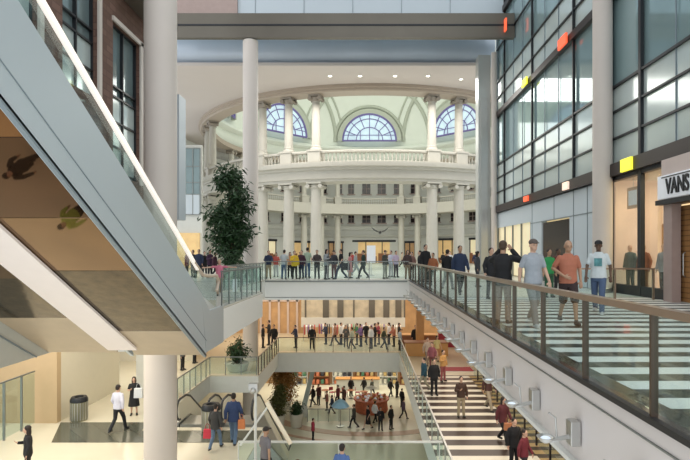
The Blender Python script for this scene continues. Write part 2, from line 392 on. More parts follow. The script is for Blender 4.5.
MB().box(X+0.06, X+0.09, 7.0, 38.4, 5.0, 8.0).build('frosted_band', M['frost'], gw)
MB().box(X+0.06, X+0.09, 7.0, 38.4, 11.9, 14.1).build('frosted_band', M['frost'], gw)
b = MB()
for y, t in ((36.3, .09), (30.3, .09), (24.3, .10), (18.4, .16), (12.4, .12), (20.9, 0.25)): b.box(X-0.06, X+0.06, y-t/2, y+t/2, 0 if y == 18.4 else 4.5, 20)
b.build('mullion', M['black'], gw)
b = MB()
for y in (38.3, 34.3, 32.3, 28.3, 26.3, 22.3, 16.4, 14.4, 10.4, 8.4): b.box(X+0.02, X+0.06, y-.015, y+.015, 4.9, 20)
b.build('thin_mullion', M['truss_edge'], gw)
b = MB()
for z, t in ((6.0, .07), (7.05, .07), (8.03, .09), (12.9, .07), (14.1, .07), (16.5, .07)): b.box(X-0.04, X+0.06, 7, 38.4, z-t/2, z+t/2)
b.build('transom', M['black'], gw)
b = MB(); b.box(X-0.22, X+0.06, 7, 38.4, 4.5, 4.98); b.box(X-0.15, X+0.06, 7, 38.4, 11.5, 11.85); b.box(X-0.15, X+0.06, 7, 38.4, 18.4, 18.8)
b.build('dark_band', M['bronze'], gw)

def sign_light(y, z, m, w, h, label):
    t = thing('sign_light', label, 'sign light', (X-0.26, y, z), group='small coloured lights on the glass facade')
    MB().cbox((0, 0, 0), (0.10, w, h)).build('light_panel', m, t, bevel=0.01)
    MB().cbox((0.09, 0, 0), (0.08, w*0.5, h*0.5)).build('bracket', M['black'], t)
    return t
sign_light(18.9, 4.75, M['yellow'], 0.75, 0.46, 'bright yellow square light on dark band above the shop window')
sign_light(24.6, 4.72, M['paleorange'], 0.65, 0.36, 'pale orange light on dark band above the grey doorway')
sign_light(30.6, 4.75, M['red'], 0.8, 0.3, 'small red light on the lower dark band of the facade')
sign_light(25.0, 11.7, M['red'], 1.0, 0.5, 'orange red light on the upper dark band beside the tall column')
sign_light(30.9, 11.7, M['yellow'], 0.9, 0.42, 'small yellow light on the upper dark band')
sign_light(33.9, 16.4, M['red'], 0.5, 0.8, 'red light at the top corner where beam meets glass').location.x = 9.2

# plain round columns
def round_column(px, Yd, r, z0, z1, label, m):
    s = F/Yd; x = (px-CX)/s
    t = thing('round_column', label, 'column', (x, Yd, z0))
    h = z1-z0
    MB().lathe([(r, 0.0), (r, h)], n=40).build('shaft', m, t, smooth=True)
    MB().lathe([(r+0.02, 0), (r+0.05, 0.02), (r+0.05, 0.15), (r+0.02, 0.18)], n=40).build('base_ring', M['steel'], t, smooth=True)
    return t
round_column(160.5, 16.6, 0.50, Z1, 22, 'tall pale round column in front of left wall, nearest the escalator', M['col'])
round_column(250.5, 34.5, 0.5, Z2, 15.6, 'tall round column under the dark beam beside the tree', M['col'])
round_column(602.5, 20.6, 0.37, 0, 22, 'tall round column against the right glass facade', M['col'])
round_column(494, 38.0, 0.2, 0, 16.2, 'slim white column at the far end of the glass facade', M['col'])
struct(MB().box(8.45, 9.35, 38.4, 39.4, 0, 16.2).build('trim_16', M['rail_pale']), 'grey steel clad pier at far end of the facade')
struct(MB().box(8.6, 9.1, 38.2, 38.4, 0.2, 13).build('trim_17', M['steel']), 'bright metal strip on the grey pier')

# beams at top
def beam(name, y0, y1, z0, z1, x0, x1, m, label):
    return struct(MB().box(x0, x1, y0, y1, z0, z1).build(name, m), label)
beam('trim_18', 34.0, 34.35, 15.65, 16.45, -14, 9.85, M['beam'], 'lower half of the bronze cross beam')
beam('trim_19', 33.97, 34.35, 16.42, 16.53, -14, 9.85, M['black'], 'dark groove in the bronze cross beam')
beam('trim_20', 34.0, 34.35, 16.52, 17.25, -14, 9.85, M['beam'], 'upper half of the bronze cross beam')
b = MB(); prof = []
N = 12
for i in range(N+1):
    a = -PI/2 + PI*i/N*0.9; prof.append((40.6-1.0*math.cos(a)*1.0, 17.3+1.15*math.sin(a)))
pts = [(-22, y, z) for y, z in prof] + [(-22, 41.5, 18.5), (-22, 41.5, 16.15)]
b.prism(pts, (32, 0, 0)); struct(b.build('trim_21', M['beamblue'], smooth=True), 'rounded blue grey metal cross beam')
beam('trim_22', 36.0, 41.0, 20, 20.3, -22, 9.85, M['paleblue'], 'pale panel above the beams')
beam('trim_23', 36.3, 36.5, 17.25, 22, -14, 9.85, M['paleblue'], 'tall pale blue panel above the bronze beam')
b = MB()
for x in (-10.9, -7.6, -4.2, -0.8, 2.6, 6.0): b.box(x, x+0.03, 36.26, 36.3, 17.25, 22)
struct(b.build('trim_24', M['truss_edge']), 'panel joints above the bronze beam')
beam('trim_25', 39.75, 41.7, 15.9, 16.14, -22, 9.4, M['beige'], 'beige lip below the rounded beam')

struct(MB().box(-13.5, -8.8, 36.1, 36.25, 17.25, 22).build('trim_68', M['pinkstone']), 'dark reddish panel above the left end of the beam')
# rotunda -------------------------------------------------------------
RC = (0.9, 66.4); R0 = 20.0
# ceiling with round hole
def holed_ceiling(z, x0, x1, y0, y1, r, th):
    n = 96; vs = []; fs = []
    for k in range(n):
        a = 2*PI*k/n; c, s_ = math.cos(a), math.sin(a)
        t = 1e9
        if c > 1e-9: t = min(t, (x1-RC[0])/c)
        if c < -1e-9: t = min(t, (x0-RC[0])/c)
        if s_ > 1e-9: t = min(t, (y1-RC[1])/s_)
        if s_ < -1e-9: t = min(t, (y0-RC[1])/s_)
        t = max(t, r+0.01)
        vs.append((RC[0]+r*c, RC[1]+r*s_, z)); vs.append((RC[0]+t*c, RC[1]+t*s_, z))
        vs.append((RC[0]+r*c, RC[1]+r*s_, z+th)); vs.append((RC[0]+t*c, RC[1]+t*s_, z+th))
    for k in range(n):
        i = 4*k; j = 4*((k+1) % n)
        fs += [(i, j, j+1, i+1), (i+2, i+3, j+3, j+2), (i, i+2, j+2, j), (i+1, j+1, j+3, i+3)]
    b = MB(); b.add(vs, fs); return b
struct(holed_ceiling(16.42, -32, 32, 41.0, 94, 20.6, 0.3).build('ceiling', M['beige']), 'beige ceiling with a great round opening')
ang = []
def ring_pt(r, phi): return (RC[0]+r*math.sin(phi), RC[1]-r*math.cos(phi))   # phi 0 faces the camera
struct(MB().lathe([(19.3, 15.85), (20.75, 15.85), (20.85, 15.95), (20.85, 16.1), (21.0, 16.15), (21.0, 16.42), (19.3, 16.42), (19.3, 15.85)], (*RC, 0), 120).build('trim_26', mat('ring_moulding', (0.42, 0.35, 0.28), 0.6)), 'curved brown moulding round the ceiling opening')
# balcony ring
struct(MB().lathe([(18.2, 8.0), (20.6, 7.95), (20.65, 8.15), (20.75, 8.2), (20.8, 8.9), (20.95, 8.95), (21.0, 9.1), (21.25, 9.2), (21.3, 9.45), (21.3, 9.6), (18.2, 9.6), (18.2, 8.0)], (*RC, 0), 120).build('trim_27', M['stone'], smooth=True), 'curved cornice and deck of the rotunda balcony')
# balustrade
bal = thing('balustrade', 'curved pale stone balustrade ringing the rotunda balcony', 'balustrade', (*RC, 9.6))
MB().lathe([(20.08, 0.95), (20.5, 0.95), (20.53, 1.08), (20.5, 1.15), (20.08, 1.15), (20.08, 0.95)], (0, 0, 0), 120).build('top_rail', M['stone'], bal)
MB().lathe([(20.12, 0), (20.5, 0), (20.5, 0.18), (20.12, 0.18), (20.12, 0)], (0, 0, 0), 120).build('bottom_rail', M['stone'], bal)
bprof = [(0.07, 0.18), (0.07, 0.24), (0.04, 0.28), (0.085, 0.45), (0.05, 0.68), (0.04, 0.78), (0.07, 0.86), (0.07, 0.95)]
bmesh_ = MB().lathe(bprof, (0, 0, 0), 8).mesh('baluster', True); bmesh_.materials.append(M['stone'])
for k in range(100):
    phi = math.radians(-50 + k*100/99)
    o = bpy.data.objects.new('baluster', bmesh_); COL.objects.link(o); o.parent = bal
    o.location = (20.3*math.sin(phi), -20.3*math.cos(phi), 0)
b = MB()
for k in range(250):
    phi = math.radians(51 + k*258/249)
    b.lathe([(0.07, 0.18), (0.085, 0.45), (0.04, 0.8), (0.07, 0.95)], (20.3*math.sin(phi), -20.3*math.cos(phi), 0), 5)
b.build('baluster_row', M['stone'], bal)['kind'] = 'stuff'

# classical columns
def classic(h, r, ped, label, group):
    t = thing('ionic_column' if ped else 'rotunda_column', label, 'column', group=group)
    if ped:
        p = MB(); p.cbox((0, 0, .08), (1.25, 1.25, .16)); p.cbox((0, 0, .62), (1.15, 1.25, .95)); p.cbox((0, 0, 1.17), (1.3, 1.4, .16))
        p.build('pedestal', M['stone'], t); zb = 1.25
    else: zb = 0
    MB().lathe([(r*1.35, zb), (r*1.35, zb+.12), (r*1.25, zb+.2), (r*1.12, zb+.24), (r*1.2, zb+.32), (r*1.05, zb+.4)], n=24).build('base', M['stone'], t, smooth=True)
    top = h-0.55
    fl = MB(); prof = []
    for i in range(9):
        u = i/8; prof.append((r*(1-0.14*u**1.6), zb+.38+(top-zb-.38)*u))
    nfl = 40; vs = []; fs = []
    for rr, z in prof:
        for k in range(nfl):
            a = 2*PI*k/nfl; q = rr*(1 if k % 2 else 0.955); vs.append((q*math.cos(a), q*math.sin(a), z))
    for i in range(8):
        for k in range(nfl): fs.append((i*nfl+k, i*nfl+(k+1) % nfl, (i+1)*nfl+(k+1) % nfl, (i+1)*nfl+k))
    fl.add(vs, fs); fl.build('shaft', M['stone'], t, smooth=True)
    c = MB(); c.lathe([(r*.88, top-.05), (r*1.05, top+.1), (r*1.0, top+.2), (r*1.2, top+.32)], n=20)
    c.cbox((0, 0, top+.47), (r*2.7, r*2.7, .14))
    for sx in (-1, 1):
        for sy in (-1, 1):
            c.tube([(sx*r*1.15, sy*r*.75, top+.2), (sx*r*1.15, sy*r*1.25, top+.2)], .19, 12)
        c.tube([(sx*r*1.15, -r*.8, top+.2), (sx*r*1.15, r*.8, top+.2)], .13, 10)
    c.build('capital', M['cap'] if ped else M['stone'], t, smooth=True)
    return t
angs = [15.2, 23.1, 31.7, 60, 67, 74, 106, 113, 120, 148.3, 156.9, 164.8]
allang = sorted([a for a in angs] + [-a for a in angs], key=abs)
nth = ['first', 'second', 'third', 'fourth', 'fifth', 'sixth', 'seventh', 'eighth', 'ninth', 'tenth', 'eleventh', 'twelfth']
up = lo = None
for a in allang:
    side = 'right' if a > 0 else 'left'; i = angs.index(abs(a))
    wh = ('near side of the rotunda' if abs(a) < 50 else 'flank of the rotunda' if abs(a) < 90 else 'far side of the rotunda')
    ph = math.radians(a); x, y = ring_pt(20, ph)
    g1 = None if abs(a) < 90 else None
    j = {0: 'innermost', 1: 'middle', 2: 'outermost'}[i % 3] if i < 3 or i > 8 else {0: 'front', 1: 'middle', 2: 'rear'}[i % 3]
    lb1 = 'upper fluted column with scrolled capital, %s of the %s trio, %s' % (j, side, wh)
    lb2 = 'lower round stone column carrying the balcony, %s of the %s trio, %s' % (j, side, wh)
    if 100 < abs(a) < 130:
        lb1 = lb1.replace('far side', 'rear flank'); lb2 = lb2.replace('far side', 'rear flank')
    if up is None:
        up = classic(6.25, 0.40, True, lb1, 'upper fluted columns around the rotunda'); up.location = (x, y, 9.6); up.rotation_euler.z = ph
        lo = classic(7.95, 0.52, False, lb2, 'lower columns around the rotunda'); lo.location = (x, y, 0); lo.rotation_euler.z = ph
        bpy.context.view_layer.update()
    else:
        dup(up, (x, y, 9.6), ph, lb1); dup(lo, (x, y, 0), ph, lb2)

# rotunda wall, drum, dome
RW = 24.0
wall = MB().lathe([(RW, 0), (RW, 16.42), (RW+.3, 16.42), (RW+.3, 0), (RW, 0)], (*RC, 0), 120, math.radians(-5), math.radians(185))
struct(wall.build('wall_rotunda', M['white'], smooth=True), 'curved cream wall behind the rotunda columns')
dp = [(20.6, 16.7), (20.3, 17.2), (20.3, 18.4), (19.9, 18.5), (19.6, 18.8), (19.6, 19.2), (19.9, 19.3), (20.0, 19.5)]
H0 = 19.5
for i in range(1, 20):
    t = math.radians(i*3.7); dp.append((20*math.cos(t), H0+20*math.sin(t)))
struct(MB().lathe(dp, (*RC, 0), 120, cap=False).build('ceiling_dome', M['dome'], smooth=True), 'pale green white dome over the rotunda')
# carve? openings are built as window units standing inside the dome
bm = bmesh.new(); me = bpy.data.objects['ceiling_dome'].data; bm.from_mesh(me)
caps = [f for f in bm.faces if len(f.verts) > 4]; bmesh.ops.delete(bm, geom=caps, context='FACES'); bm.to_mesh(me); bm.free()
def lunette(phi, label, idx):
    # phi measured from the far point
    t = thing('window_%d' % (20+idx), label, 'window', (RC[0], RC[1], H0)); t['kind'] = 'structure'
    ca, sa = math.sin(phi), math.cos(phi)        # radial direction
    rad = Vector((ca, sa, 0)); tan = Vector((sa, -ca, 0)); U = Vector((0, 0, 1))
    def P(u, v, rr): return rad*rr + tan*u + U*v
    b = MB(); Rr = 4.35; n = 24; zc = 0.5
    pts = [P(Rr*math.cos(PI*k/n), zc+Rr*math.sin(PI*k/n), 18.6) for k in range(n+1)]
    b.prism(pts, rad*0.05); b.build('pane', M['skywin'], t)
    f = MB()
    for rr, w in ((Rr, .16), (Rr*.82, .07), (Rr*.5, .07)):
        f.tube([P(rr*math.cos(PI*k/n), zc+rr*math.sin(PI*k/n), 18.52) for k in range(n+1)], w, 6)
    for k in range(1, 8):
        a = PI*k/8; f.tube([P(Rr*.5*math.cos(a), zc+Rr*.5*math.sin(a), 18.52), P(Rr*math.cos(a), zc+Rr*math.sin(a), 18.52)], .06, 5)
    for u in (-1.5, 0, 1.5): f.tube([P(u, zc, 18.52), P(u, zc+math.sqrt((Rr*.5)**2-u*u)+.01, 18.52)], .06, 5)
    f.tube([P(-Rr, zc+.9, 18.52), P(Rr, zc+.9, 18.52)], .05, 5); f.tube([P(-Rr, zc, 18.52), P(Rr, zc, 18.52)], .14, 6)
    f.build('window_bars', M['purple'], t)
    m = MB()
    def arc(rr, w, lift):
        ps = []
        for k in range(n*2+1):
            a = PI*k/(n*2); u = rr*math.cos(a); v = zc+rr*math.sin(a)
            q = 400-u*u-v*v
            if q <= 0: continue
            ps.append(P(u, v, math.sqrt(q)-lift))
        m.tube(ps, w, 8)
    # flat arch face linking glass to dome
    for (r1, r2, d1, d2) in ((Rr+.05, Rr+.9, 18.45, 18.45), (Rr+.9, Rr+.95, 18.45, 19.2)):
        vs = []; fs = []
        for k in range(n+1):
            a = PI*k/n; vs += [P(r1*math.cos(a), zc+r1*math.sin(a), d1), P(r2*math.cos(a), zc+r2*math.sin(a), min(d2, math.sqrt(max(1, 400-(r2*math.cos(a))**2-(zc+r2*math.sin(a))**2))))]
        for k in range(n): fs.append((2*k, 2*k+1, 2*k+3, 2*k+2))
        m.add(vs, fs)
    arc(Rr+1.3, .28, .1)
    m.build('arch_moulding', M['rib'], t, smooth=True)
    m2 = MB(); m = m2; arc(9.6, .30, .05); arc(10.6, .16, .05)
    m2.build('outer_arch', M['rib'], t, smooth=True)
ln = ['large arched lunette window straight ahead in the dome', 'arched lunette window right of centre in the dome', 'arched lunette window at right flank of the dome', 'arched lunette over near right', 'arched lunette on near side', 'arched lunette over near left', 'arched lunette window at left flank of the dome', 'arched lunette window left of centre in the dome']
for k in (0, 1, 2, 6, 7): lunette(math.radians(45*k), ln[k], k)
# wall decoration on the far rotunda wall: windows + shopfronts
wi = 9
def wall_pt(r, psi): return (RC[0]+r*math.sin(psi), RC[1]+r*math.cos(psi))
for (z0, z1) in ((11.9, 13.7), (6.9, 8.3)):
    for deg in (-52, -44, -36, -28, -19, -12.5, -7.5, -1.2, 5.2, 12, 19, 28, 36, 44, 52):
        psi = math.radians(deg); w = 1.0 if deg < -2 else 1.4
        x, y = wall_pt(RW-0.06, psi)
        t = struct(MB().cbox((0, 0, 0), (w, .1, z1-z0)).build('window_%d' % (30+wi), M['darkwin']), 'small dark window in the rotunda wall'); wi += 1
        t.location = (x, y, (z0+z1)/2); t.rotation_euler.z = -psi
        f = MB(); f.cbox((0, -.08, 0), (.06, .05, z1-z0)); f.cbox((0, -.08, 0), (w, .05, .06))
        f.cbox((0, -.1, (z1-z0)/2+.15), (w+.5, .2, .2)); f.cbox((0, -.1, -(z1-z0)/2-.1), (w+.4, .2, .15))
        f.build('window_frame', M['pinkstone'], t)
for z0, z1, r in ((8.3, 10.4, 23.2), (5.6, 6.3, 23.7), (14.6, 15.2, 23.7), (4.4, 4.7, 23.6)):
    struct(MB().lathe([(r, z0), (r-.15, z0+.3), (r-.15, z1-.2), (r-.35, z1), (RW, z1), (RW, z0), (r, z0)], (*RC, 0), 100, math.radians(0), math.radians(180)).build('trim_%d' % (28+int(z0)), M['white'], smooth=True), 'white curved band on the rotunda wall')
# shopfronts round the back
def shopfront(psi, w, h, m, label):
    x, y = wall_pt(RW-.1, psi)
    t = thing('shopfront', label, 'shopfront', (x, y, 0), -psi)
    MB().cbox((0, 0, h/2), (w, .12, h)).build('lit_window', m, t)
    f = MB()
    f.cbox((0, -.1, h+.15), (w+.4, .2, .35))
    for u in (-w/2, -w/6, w/6, w/2): f.cbox((u, -.1, h/2), (.14, .1, h))
    f.build('frame', M['black'], t)
    d = MB(); rr = random.Random(int(w*100+psi*100))
    for i in range(7):
        u = -w/2+w*(i+.5)/7; hh = rr.uniform(.8, 1.7); d.cbox((u, -.25, hh/2), (w/9, .2, hh))
    d.build('display', M['brownp'], t)
shopfront(math.radians(2), 8.5, 3.6, M['warm'], 'wide brown and gold lit shopfront straight across the rotunda')
shopfront(math.radians(-14), 2.4, 3.4, M['warm_dim'], 'dim shopfront with reddish window left of the wide gold one')
shopfront(math.radians(-27), 4.0, 3.4, M['warm'], 'golden lit shopfront behind left rotunda columns')
shopfront(math.radians(18), 2.6, 3.4, M['warm_dim'], 'dim shopfront right of the wide gold one')
shopfront(math.radians(33), 5.0, 3.8, M['warm'], 'lit shopfront with black frame between right rotunda columns')
shopfront(math.radians(48), 4.4, 3.8, M['shopcream'], 'bright cream shopfront near the slim white column')
shopfront(math.radians(-45), 4.4, 3.6, M['shopcream'], 'bright cream shopfront behind the tree')

# flank walls each side of the rotunda
slab('wall_flank_left', [(-28, -16.2, 52, 52.3, 0, 12.4)], M['white'], 'pale flank wall at left of rotunda')
slab('wall_flank_right', [(22.2, 32, 58, 58.3, 0, 16.42)], M['white'], 'pale flank wall at right of rotunda')
slab('wall_rotunda_back', [(-32, 32, 93.6, 94, 0, 16.42)], M['creamwall'], 'closing wall beyond the rotunda')
w = struct(MB().box(-27, -16.4, 51.85, 51.95, 7.4, 12.0).build('window_10', M['teal_dark']), 'dark glass bay left of the rotunda')
b = MB()
for x in (-18.9, -17.9, -17.1, -16.35): b.box(x, x+.08, 51.78, 51.85, 5.4, 12.0)
for z in (5.4, 7.4, 8.6, 10.2, 12.0): b.box(-27, -16.3, 51.78, 51.85, z, z+.08)
b.build('window_frame', M['rail_grey'], w)
MB().box(-27, -16.4, 51.8, 51.9, 5.4, 7.4).build('blue_pane', M['paleblue'], w)
slab('trim_60', [(-27, -16.4, 51.75, 52, 0.1, 3.6)], M['warm'], 'orange lit shopfront at far left')
# downlights in the soffit
dl = None
for i, px in enumerate((330, 360, 395, 428, 461)):
    Yd = 43.6 if i < 4 else 44.4; x = (px-CX)*Yd/F
    if dl is None:
        dl = thing('downlight', 'x', 'ceiling light', group='small round lights in the beige ceiling')
        MB().lathe([(.10, 0), (.2, -.03), (.24, 0)], n=16).build('trim_ring', M['white'], dl)
        MB().lathe([(0.001, -.02), (.15, -.02), (.15, 0.0)], n=16).build('lens', M['lamp'], dl)
        bpy.context.view_layer.update(); t = dl; t.location = (x, Yd, 16.42)
    else: t = dup(dl, (x, Yd, 16.42))
    t['label'] = 'small round light in the beige ceiling, %s from the left of five' % nth[i]

# ================================================================== ESCALATOR (near left)
SL = 0.577
def zl(y): return 1.87-SL*(y-8)      # lower edge
def zu(y): return 3.46-SL*(y-7.62)   # upper edge
esc = thing('escalator', 'large grey clad escalator rising overhead from the left landing', 'escalator', (0, 0, 0))
Y0, Y1 = 2.0, 13.1
b = MB()
b.prism([(-3.97, Y0, zl(Y0)), (-3.97, Y1, zl(Y1)), (-3.97, 12.7, zu(12.7)), (-3.97, Y0, zu(Y0))], (-0.1, 0, 0)); b.prism([(-3.97, Y1, -0.98), (-3.97, Y1+1.6, -0.98), (-3.97, Y1+1.6, 0.04), (-3.97, Y1+.3, 0.04), (-3.97, 12.7, zu(12.7))], (-0.1, 0, 0))
b.build('side_panel', M['truss'], esc)
MB().prism([(-3.962, Y0, zl(Y0)+.42), (-3.962, Y1, zl(Y1)+.40), (-3.962, Y1, zl(Y1)+.385), (-3.962, Y0, zl(Y0)+.405)], (-0.02, 0, 0)).build('panel_joint', M['truss_edge'], esc)
MB().bar((-4.0, Y0, zl(Y0)), (-4.0, Y1, zl(Y1)), .06, .07).build('edge_trim', M['truss_edge'], esc)
b = MB(); b.prism([(-5.8, Y0, zl(Y0)), (-5.8, Y1, zl(Y1)), (-5.8, 12.7, zu(12.7)), (-5.8, Y0, zu(Y0))], (-0.08, 0, 0))
b.build('side_panel', M['truss'], esc)
# soffit: mirror bronze with reflected bands painted as panel tones, pale strip at left
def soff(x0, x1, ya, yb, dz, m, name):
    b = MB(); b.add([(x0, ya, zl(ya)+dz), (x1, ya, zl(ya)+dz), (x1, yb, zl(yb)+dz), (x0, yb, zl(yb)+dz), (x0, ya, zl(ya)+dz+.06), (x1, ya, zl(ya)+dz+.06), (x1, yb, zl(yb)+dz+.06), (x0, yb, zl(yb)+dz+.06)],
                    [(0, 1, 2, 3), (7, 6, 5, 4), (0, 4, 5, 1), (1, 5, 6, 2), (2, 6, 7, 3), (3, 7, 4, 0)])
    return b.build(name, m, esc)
soff(-5.72, -4.08, Y0, 6.25, .03, M['mirror'], 'soffit_reflection_panel')
soff(-5.72, -4.08, 6.27, 7.75, .03, M['reflection_brown'], 'soffit_reflection_panel')
soff(-5.72, -4.08, 7.77, 9.2, .03, M['reflection_tan'], 'soffit_reflection_panel')
soff(-5.72, -4.08, 9.22, 11.7, .03, M['reflection_dark'], 'soffit_reflection_panel')
soff(-5.72, -4.08, 11.72, 13.1, .03, M['tanpanel'], 'soffit_reflection_panel')
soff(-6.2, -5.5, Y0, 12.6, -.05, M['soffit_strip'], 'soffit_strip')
soff(-7.95, -6.2, Y0, 9.6, .1, M['reflection_tan'], 'soffit_reflection_panel')
soff(-7.95, -6.2, 9.6, 11.2, .1, M['reflection_dark'], 'soffit_reflection_panel')
soff(-7.95, -6.2, 11.2, 13.1, .1, M['tanpanel'], 'soffit_reflection_panel')
# steps
b = MB(); y = Y0
while y < 12.6:
    z = zu(y)-0.35; b.box(-5.6, -4.2, y, y+.42, z-.24, z); y += 0.4
b.build('steps', M['steel'], esc)
b = MB(); b.bar((-4.04, Y0, zu(Y0)+.25), (-4.04, 12.5, zu(12.5)+.25), .02, .46, up=(0, 0, 1)); b.build('glass_balustrade', M['glass'], esc)
b = MB(); b.bar((-5.78, Y0, zu(Y0)+.25), (-5.78, 12.5, zu(12.5)+.25), .02, .46); b.build('glass_balustrade', M['glass'], esc)
for x in (-4.0,):
    b = MB(); b.bar((x, Y0, zu(Y0)+.50), (x, 12.5, zu(12.5)+.50), .06, .085); b.build('lit_handrail', M['lightstrip'], esc)
b = MB(); b.tube([(-5.78, Y0, zu(Y0)+.5), (-5.78, 12.5, zu(12.5)+.5), (-5.78, 13.2, .98), (-5.78, 14.0, .95), (-5.78, 14.2, .7)], .045, 8); b.build('handrail', M['rubber'], esc)
b = MB(); b.tube([(-4.0, 12.2, zu(12.2)+.5), (-4.0, 12.9, .98), (-4.0, 13.5, .93), (-4.0, 14.1, .92), (-4.0, 14.3, .75), (-4.0, 14.1, .5)], .045, 8); b.build('handrail', mat('handrail_tan', (.55, .45, .36), .4), esc)
b = MB(); b.prism([(-4.03, 12.5, zu(12.5)), (-4.03, 14.2, .03), (-4.03, 14.2, .85), (-4.03, 13.2, .93), (-4.03, 12.5, zu(12.5)+.48)], (-.02, 0, 0)); b.build('glass_panel', M['glass'], esc)
# second escalator triangle at far left
e2 = thing('escalator', 'pale triangular base of a second escalator at far left edge', 'escalator', (0, 0, 0))
MB().prism([(-7.96, 2.0, 5.4), (-7.96, 13.27, -1.0), (-7.96, 6.0, -1.0), (-7.96, 2.0, 1.2)], (-1.6, 0, 0)).build('side_panel', mat('pale_truss', (.52, .53, .48), .45), e2)
MB().bar((-7.93, 2.0, 5.0), (-7.93, 12.6, -1.0), .02, .03).build('panel_joint', M['truss_edge'], e2)

# ================================================================== BALUSTRADES
def glass_rail(name, label, pts, h, m_rail, post_sp=1.45, z=0.0, rw=.07, rh=.05, post_w=.05, post_d=.08, mpost=None, start=0.0):
    """pts: polyline in plan"""
    t = thing(name, label, 'railing', (pts[0][0], pts[0][1], z))
    ox, oy = pts[0]
    loc = [Vector((p[0]-ox, p[1]-oy, 0)) for p in pts]
    for a, c in zip(loc[:-1], loc[1:]):
        d = (c-a); L = d.length; d.normalize(); rot = Matrix.Rotation(math.atan2(d.y, d.x), 3, 'Z')
        MB().bar(a+Vector((0, 0, h)), c+Vector((0, 0, h)), rw, rh).build('handrail', m_rail, t)
        MB().bar(a+Vector((0, 0, h/2+.02)), c+Vector((0, 0, h/2+.02)), .015, h-.12).build('glass_panel', M['glass'], t)
        u = start
        while u <= L+.01:
            p = a+d*u
            MB().cbox((p.x, p.y, h/2), (post_w, post_d, h-.02), rot).build('post', mpost or m_rail, t); u += post_sp
    return t
glass_rail('glass_balustrade', 'glass balustrade with bronze rail along the right walkway', [(2.62, 1.8), (2.62, 29.9)], .99, M['frame'], 1.45, 0.0, .10, .07, .035, .065, M['post'])
glass_rail('glass_balustrade', 'glass balustrade with grey rail along the cross bridge', [(-5.7, 30.05), (2.62, 30.05)], 1.07, M['rail_grey'], 1.2, post_w=.05, post_d=.05)
glass_rail('glass_balustrade', 'glass railing round the left landing beside the tree', [(-4.05, 14.8), (-4.05, 20.4), (-5.7, 20.4), (-5.7, 30)], 1.0, M['rail_grey'], .8, post_w=.035, post_d=.035)
glass_rail('glass_balustrade', 'glass railing in front of the shop window with mannequins', [(6.9, 16.9), (9.45, 16.9)], 1.02, M['frame'], 1.25)
glass_rail('glass_balustrade', 'glass railing of the far lower gallery', [(-6.1, 37.05), (2.5, 37.05)], 1.05, M['post'], 1.3, Z1, .05, .05, .05, .05)
glass_rail('glass_balustrade', 'dark railing beside the round column on the lower gallery', [(-6.1, 30.05), (-6.1, 37.0)], 1.05, M['post'], .9, Z1, .05, .05, .05, .05)
glass_rail('glass_balustrade', 'railing on the lower left gallery beneath the escalator landing', [(-8.9, 21.2), (-8.9, 30.05), (-6.15, 30.05)], 1.05, M['rail_grey'], .9, Z1, .05, .05, .04, .04)
glass_rail('glass_balustrade', 'glass railing across the near lower bridge at bottom', [(-4.0, 16.55), (2.5, 16.55)], 1.02, M['white'], 3.2, Z1, .06, .06, .03, .03)
glass_rail('glass_balustrade', 'long pale railing on left side of the striped lower walkway', [(2.56, 10), (2.56, 36.9)], 1.02, M['steel'], 1.6, Z1, .06, .06, .04, .04)
glass_rail('glass_balustrade', 'dark railing along right side of the striped lower walkway', [(6.3, 12), (6.3, 29.9)], .75, M['bronze'], 1.4, Z1, .2, .16, .06, .06)
glass_rail('glass_balustrade', 'glass screen at lower left edge', [(-13.5, 15.5), (-13.5, 21.3)], 2.2, M['rail_grey'], 1.0, Z1)

# white triangular frame & lamp post on the near lower bridge
t = thing('railing_frame', 'white triangular rail frame with slim pole and lamp on lower bridge', 'frame', (-3.4, 16.9, Z1))
t.location.y = 16.3
b = MB(); b.tube([(0, 0, 0), (0, 0, 2.75)], .045, 8); b.build('pole', M['white'], t)
b = MB(); b.tube([(-.48, 0, 1.0), (.45, 0, 2.3)], .035, 6); b.build('brace', M['white'], t)
b = MB(); b.tube([(.35, 0, 2.35), (1.1, 0, 1.05)], .07, 6); b.build('brace', mat('cream_rail', (.85, .75, .58), .4), t)
b = MB(); b.cbox((-.05, -.05, 2.85), (.28, .2, .22)); b.ell((-.05, -.15, 2.75), (.1, .1, .1)); b.build('lamp_head', M['steel'], t)

# small escalators going down from level -1
def down_escalator(x, label):
    t = thing('escalator', label, 'escalator', (x, 21.2, Z1))
    L = 10.0; D = Z2-Z1
    for sx in (-.62, .62):
        b = MB(); pts = []
        for k in range(9):
            a = -PI/2 - PI*k/8; pts.append((sx, .2+.42*math.cos(a), .62+.42*math.sin(a)*1.0))
        pts += [(sx, .9, 1.02), (sx, 1.4, .85), (sx, L, D+1.0), (sx, L+.9, D+1.0)]
        b.tube(pts, .05, 8); b.build('handrail', M['rubber'], t)
        MB().prism([(sx-.02, .1, .1), (sx-.02, .0, .9), (sx-.02, .9, .97), (sx-.02, 1.4, .8), (sx-.02, L, D+.95), (sx-.02, L, D+.2), (sx-.02, 1.4, .1)], (.04, 0, 0)).build('balustrade_panel', M['creamwall'], t)
        MB().prism([(sx*1.12-.05, .1, .12), (sx*1.12-.05, 1.4, .12), (sx*1.12-.05, L, D+.25), (sx*1.12-.05, L, D-.0), (sx*1.12-.05, 1.4, -.9), (sx*1.12-.05, .1, -.9)], (.1, 0, 0)).build('side_panel', M['steel'], t)
    b = MB(); y = .1
    while y < L-.3:
        z = min(.02, .02 - (y-1.1)*(-D/(L-1.1))) ; b.box(-.58, .58, y, y+.42, z-.3, z); y += .4
    b.build('steps', M['steel'], t)
down_escalator(-6.95, 'left of two down escalators with black handrail loops')
down_escalator(-5.15, 'right of two down escalators, beside the couple walking')

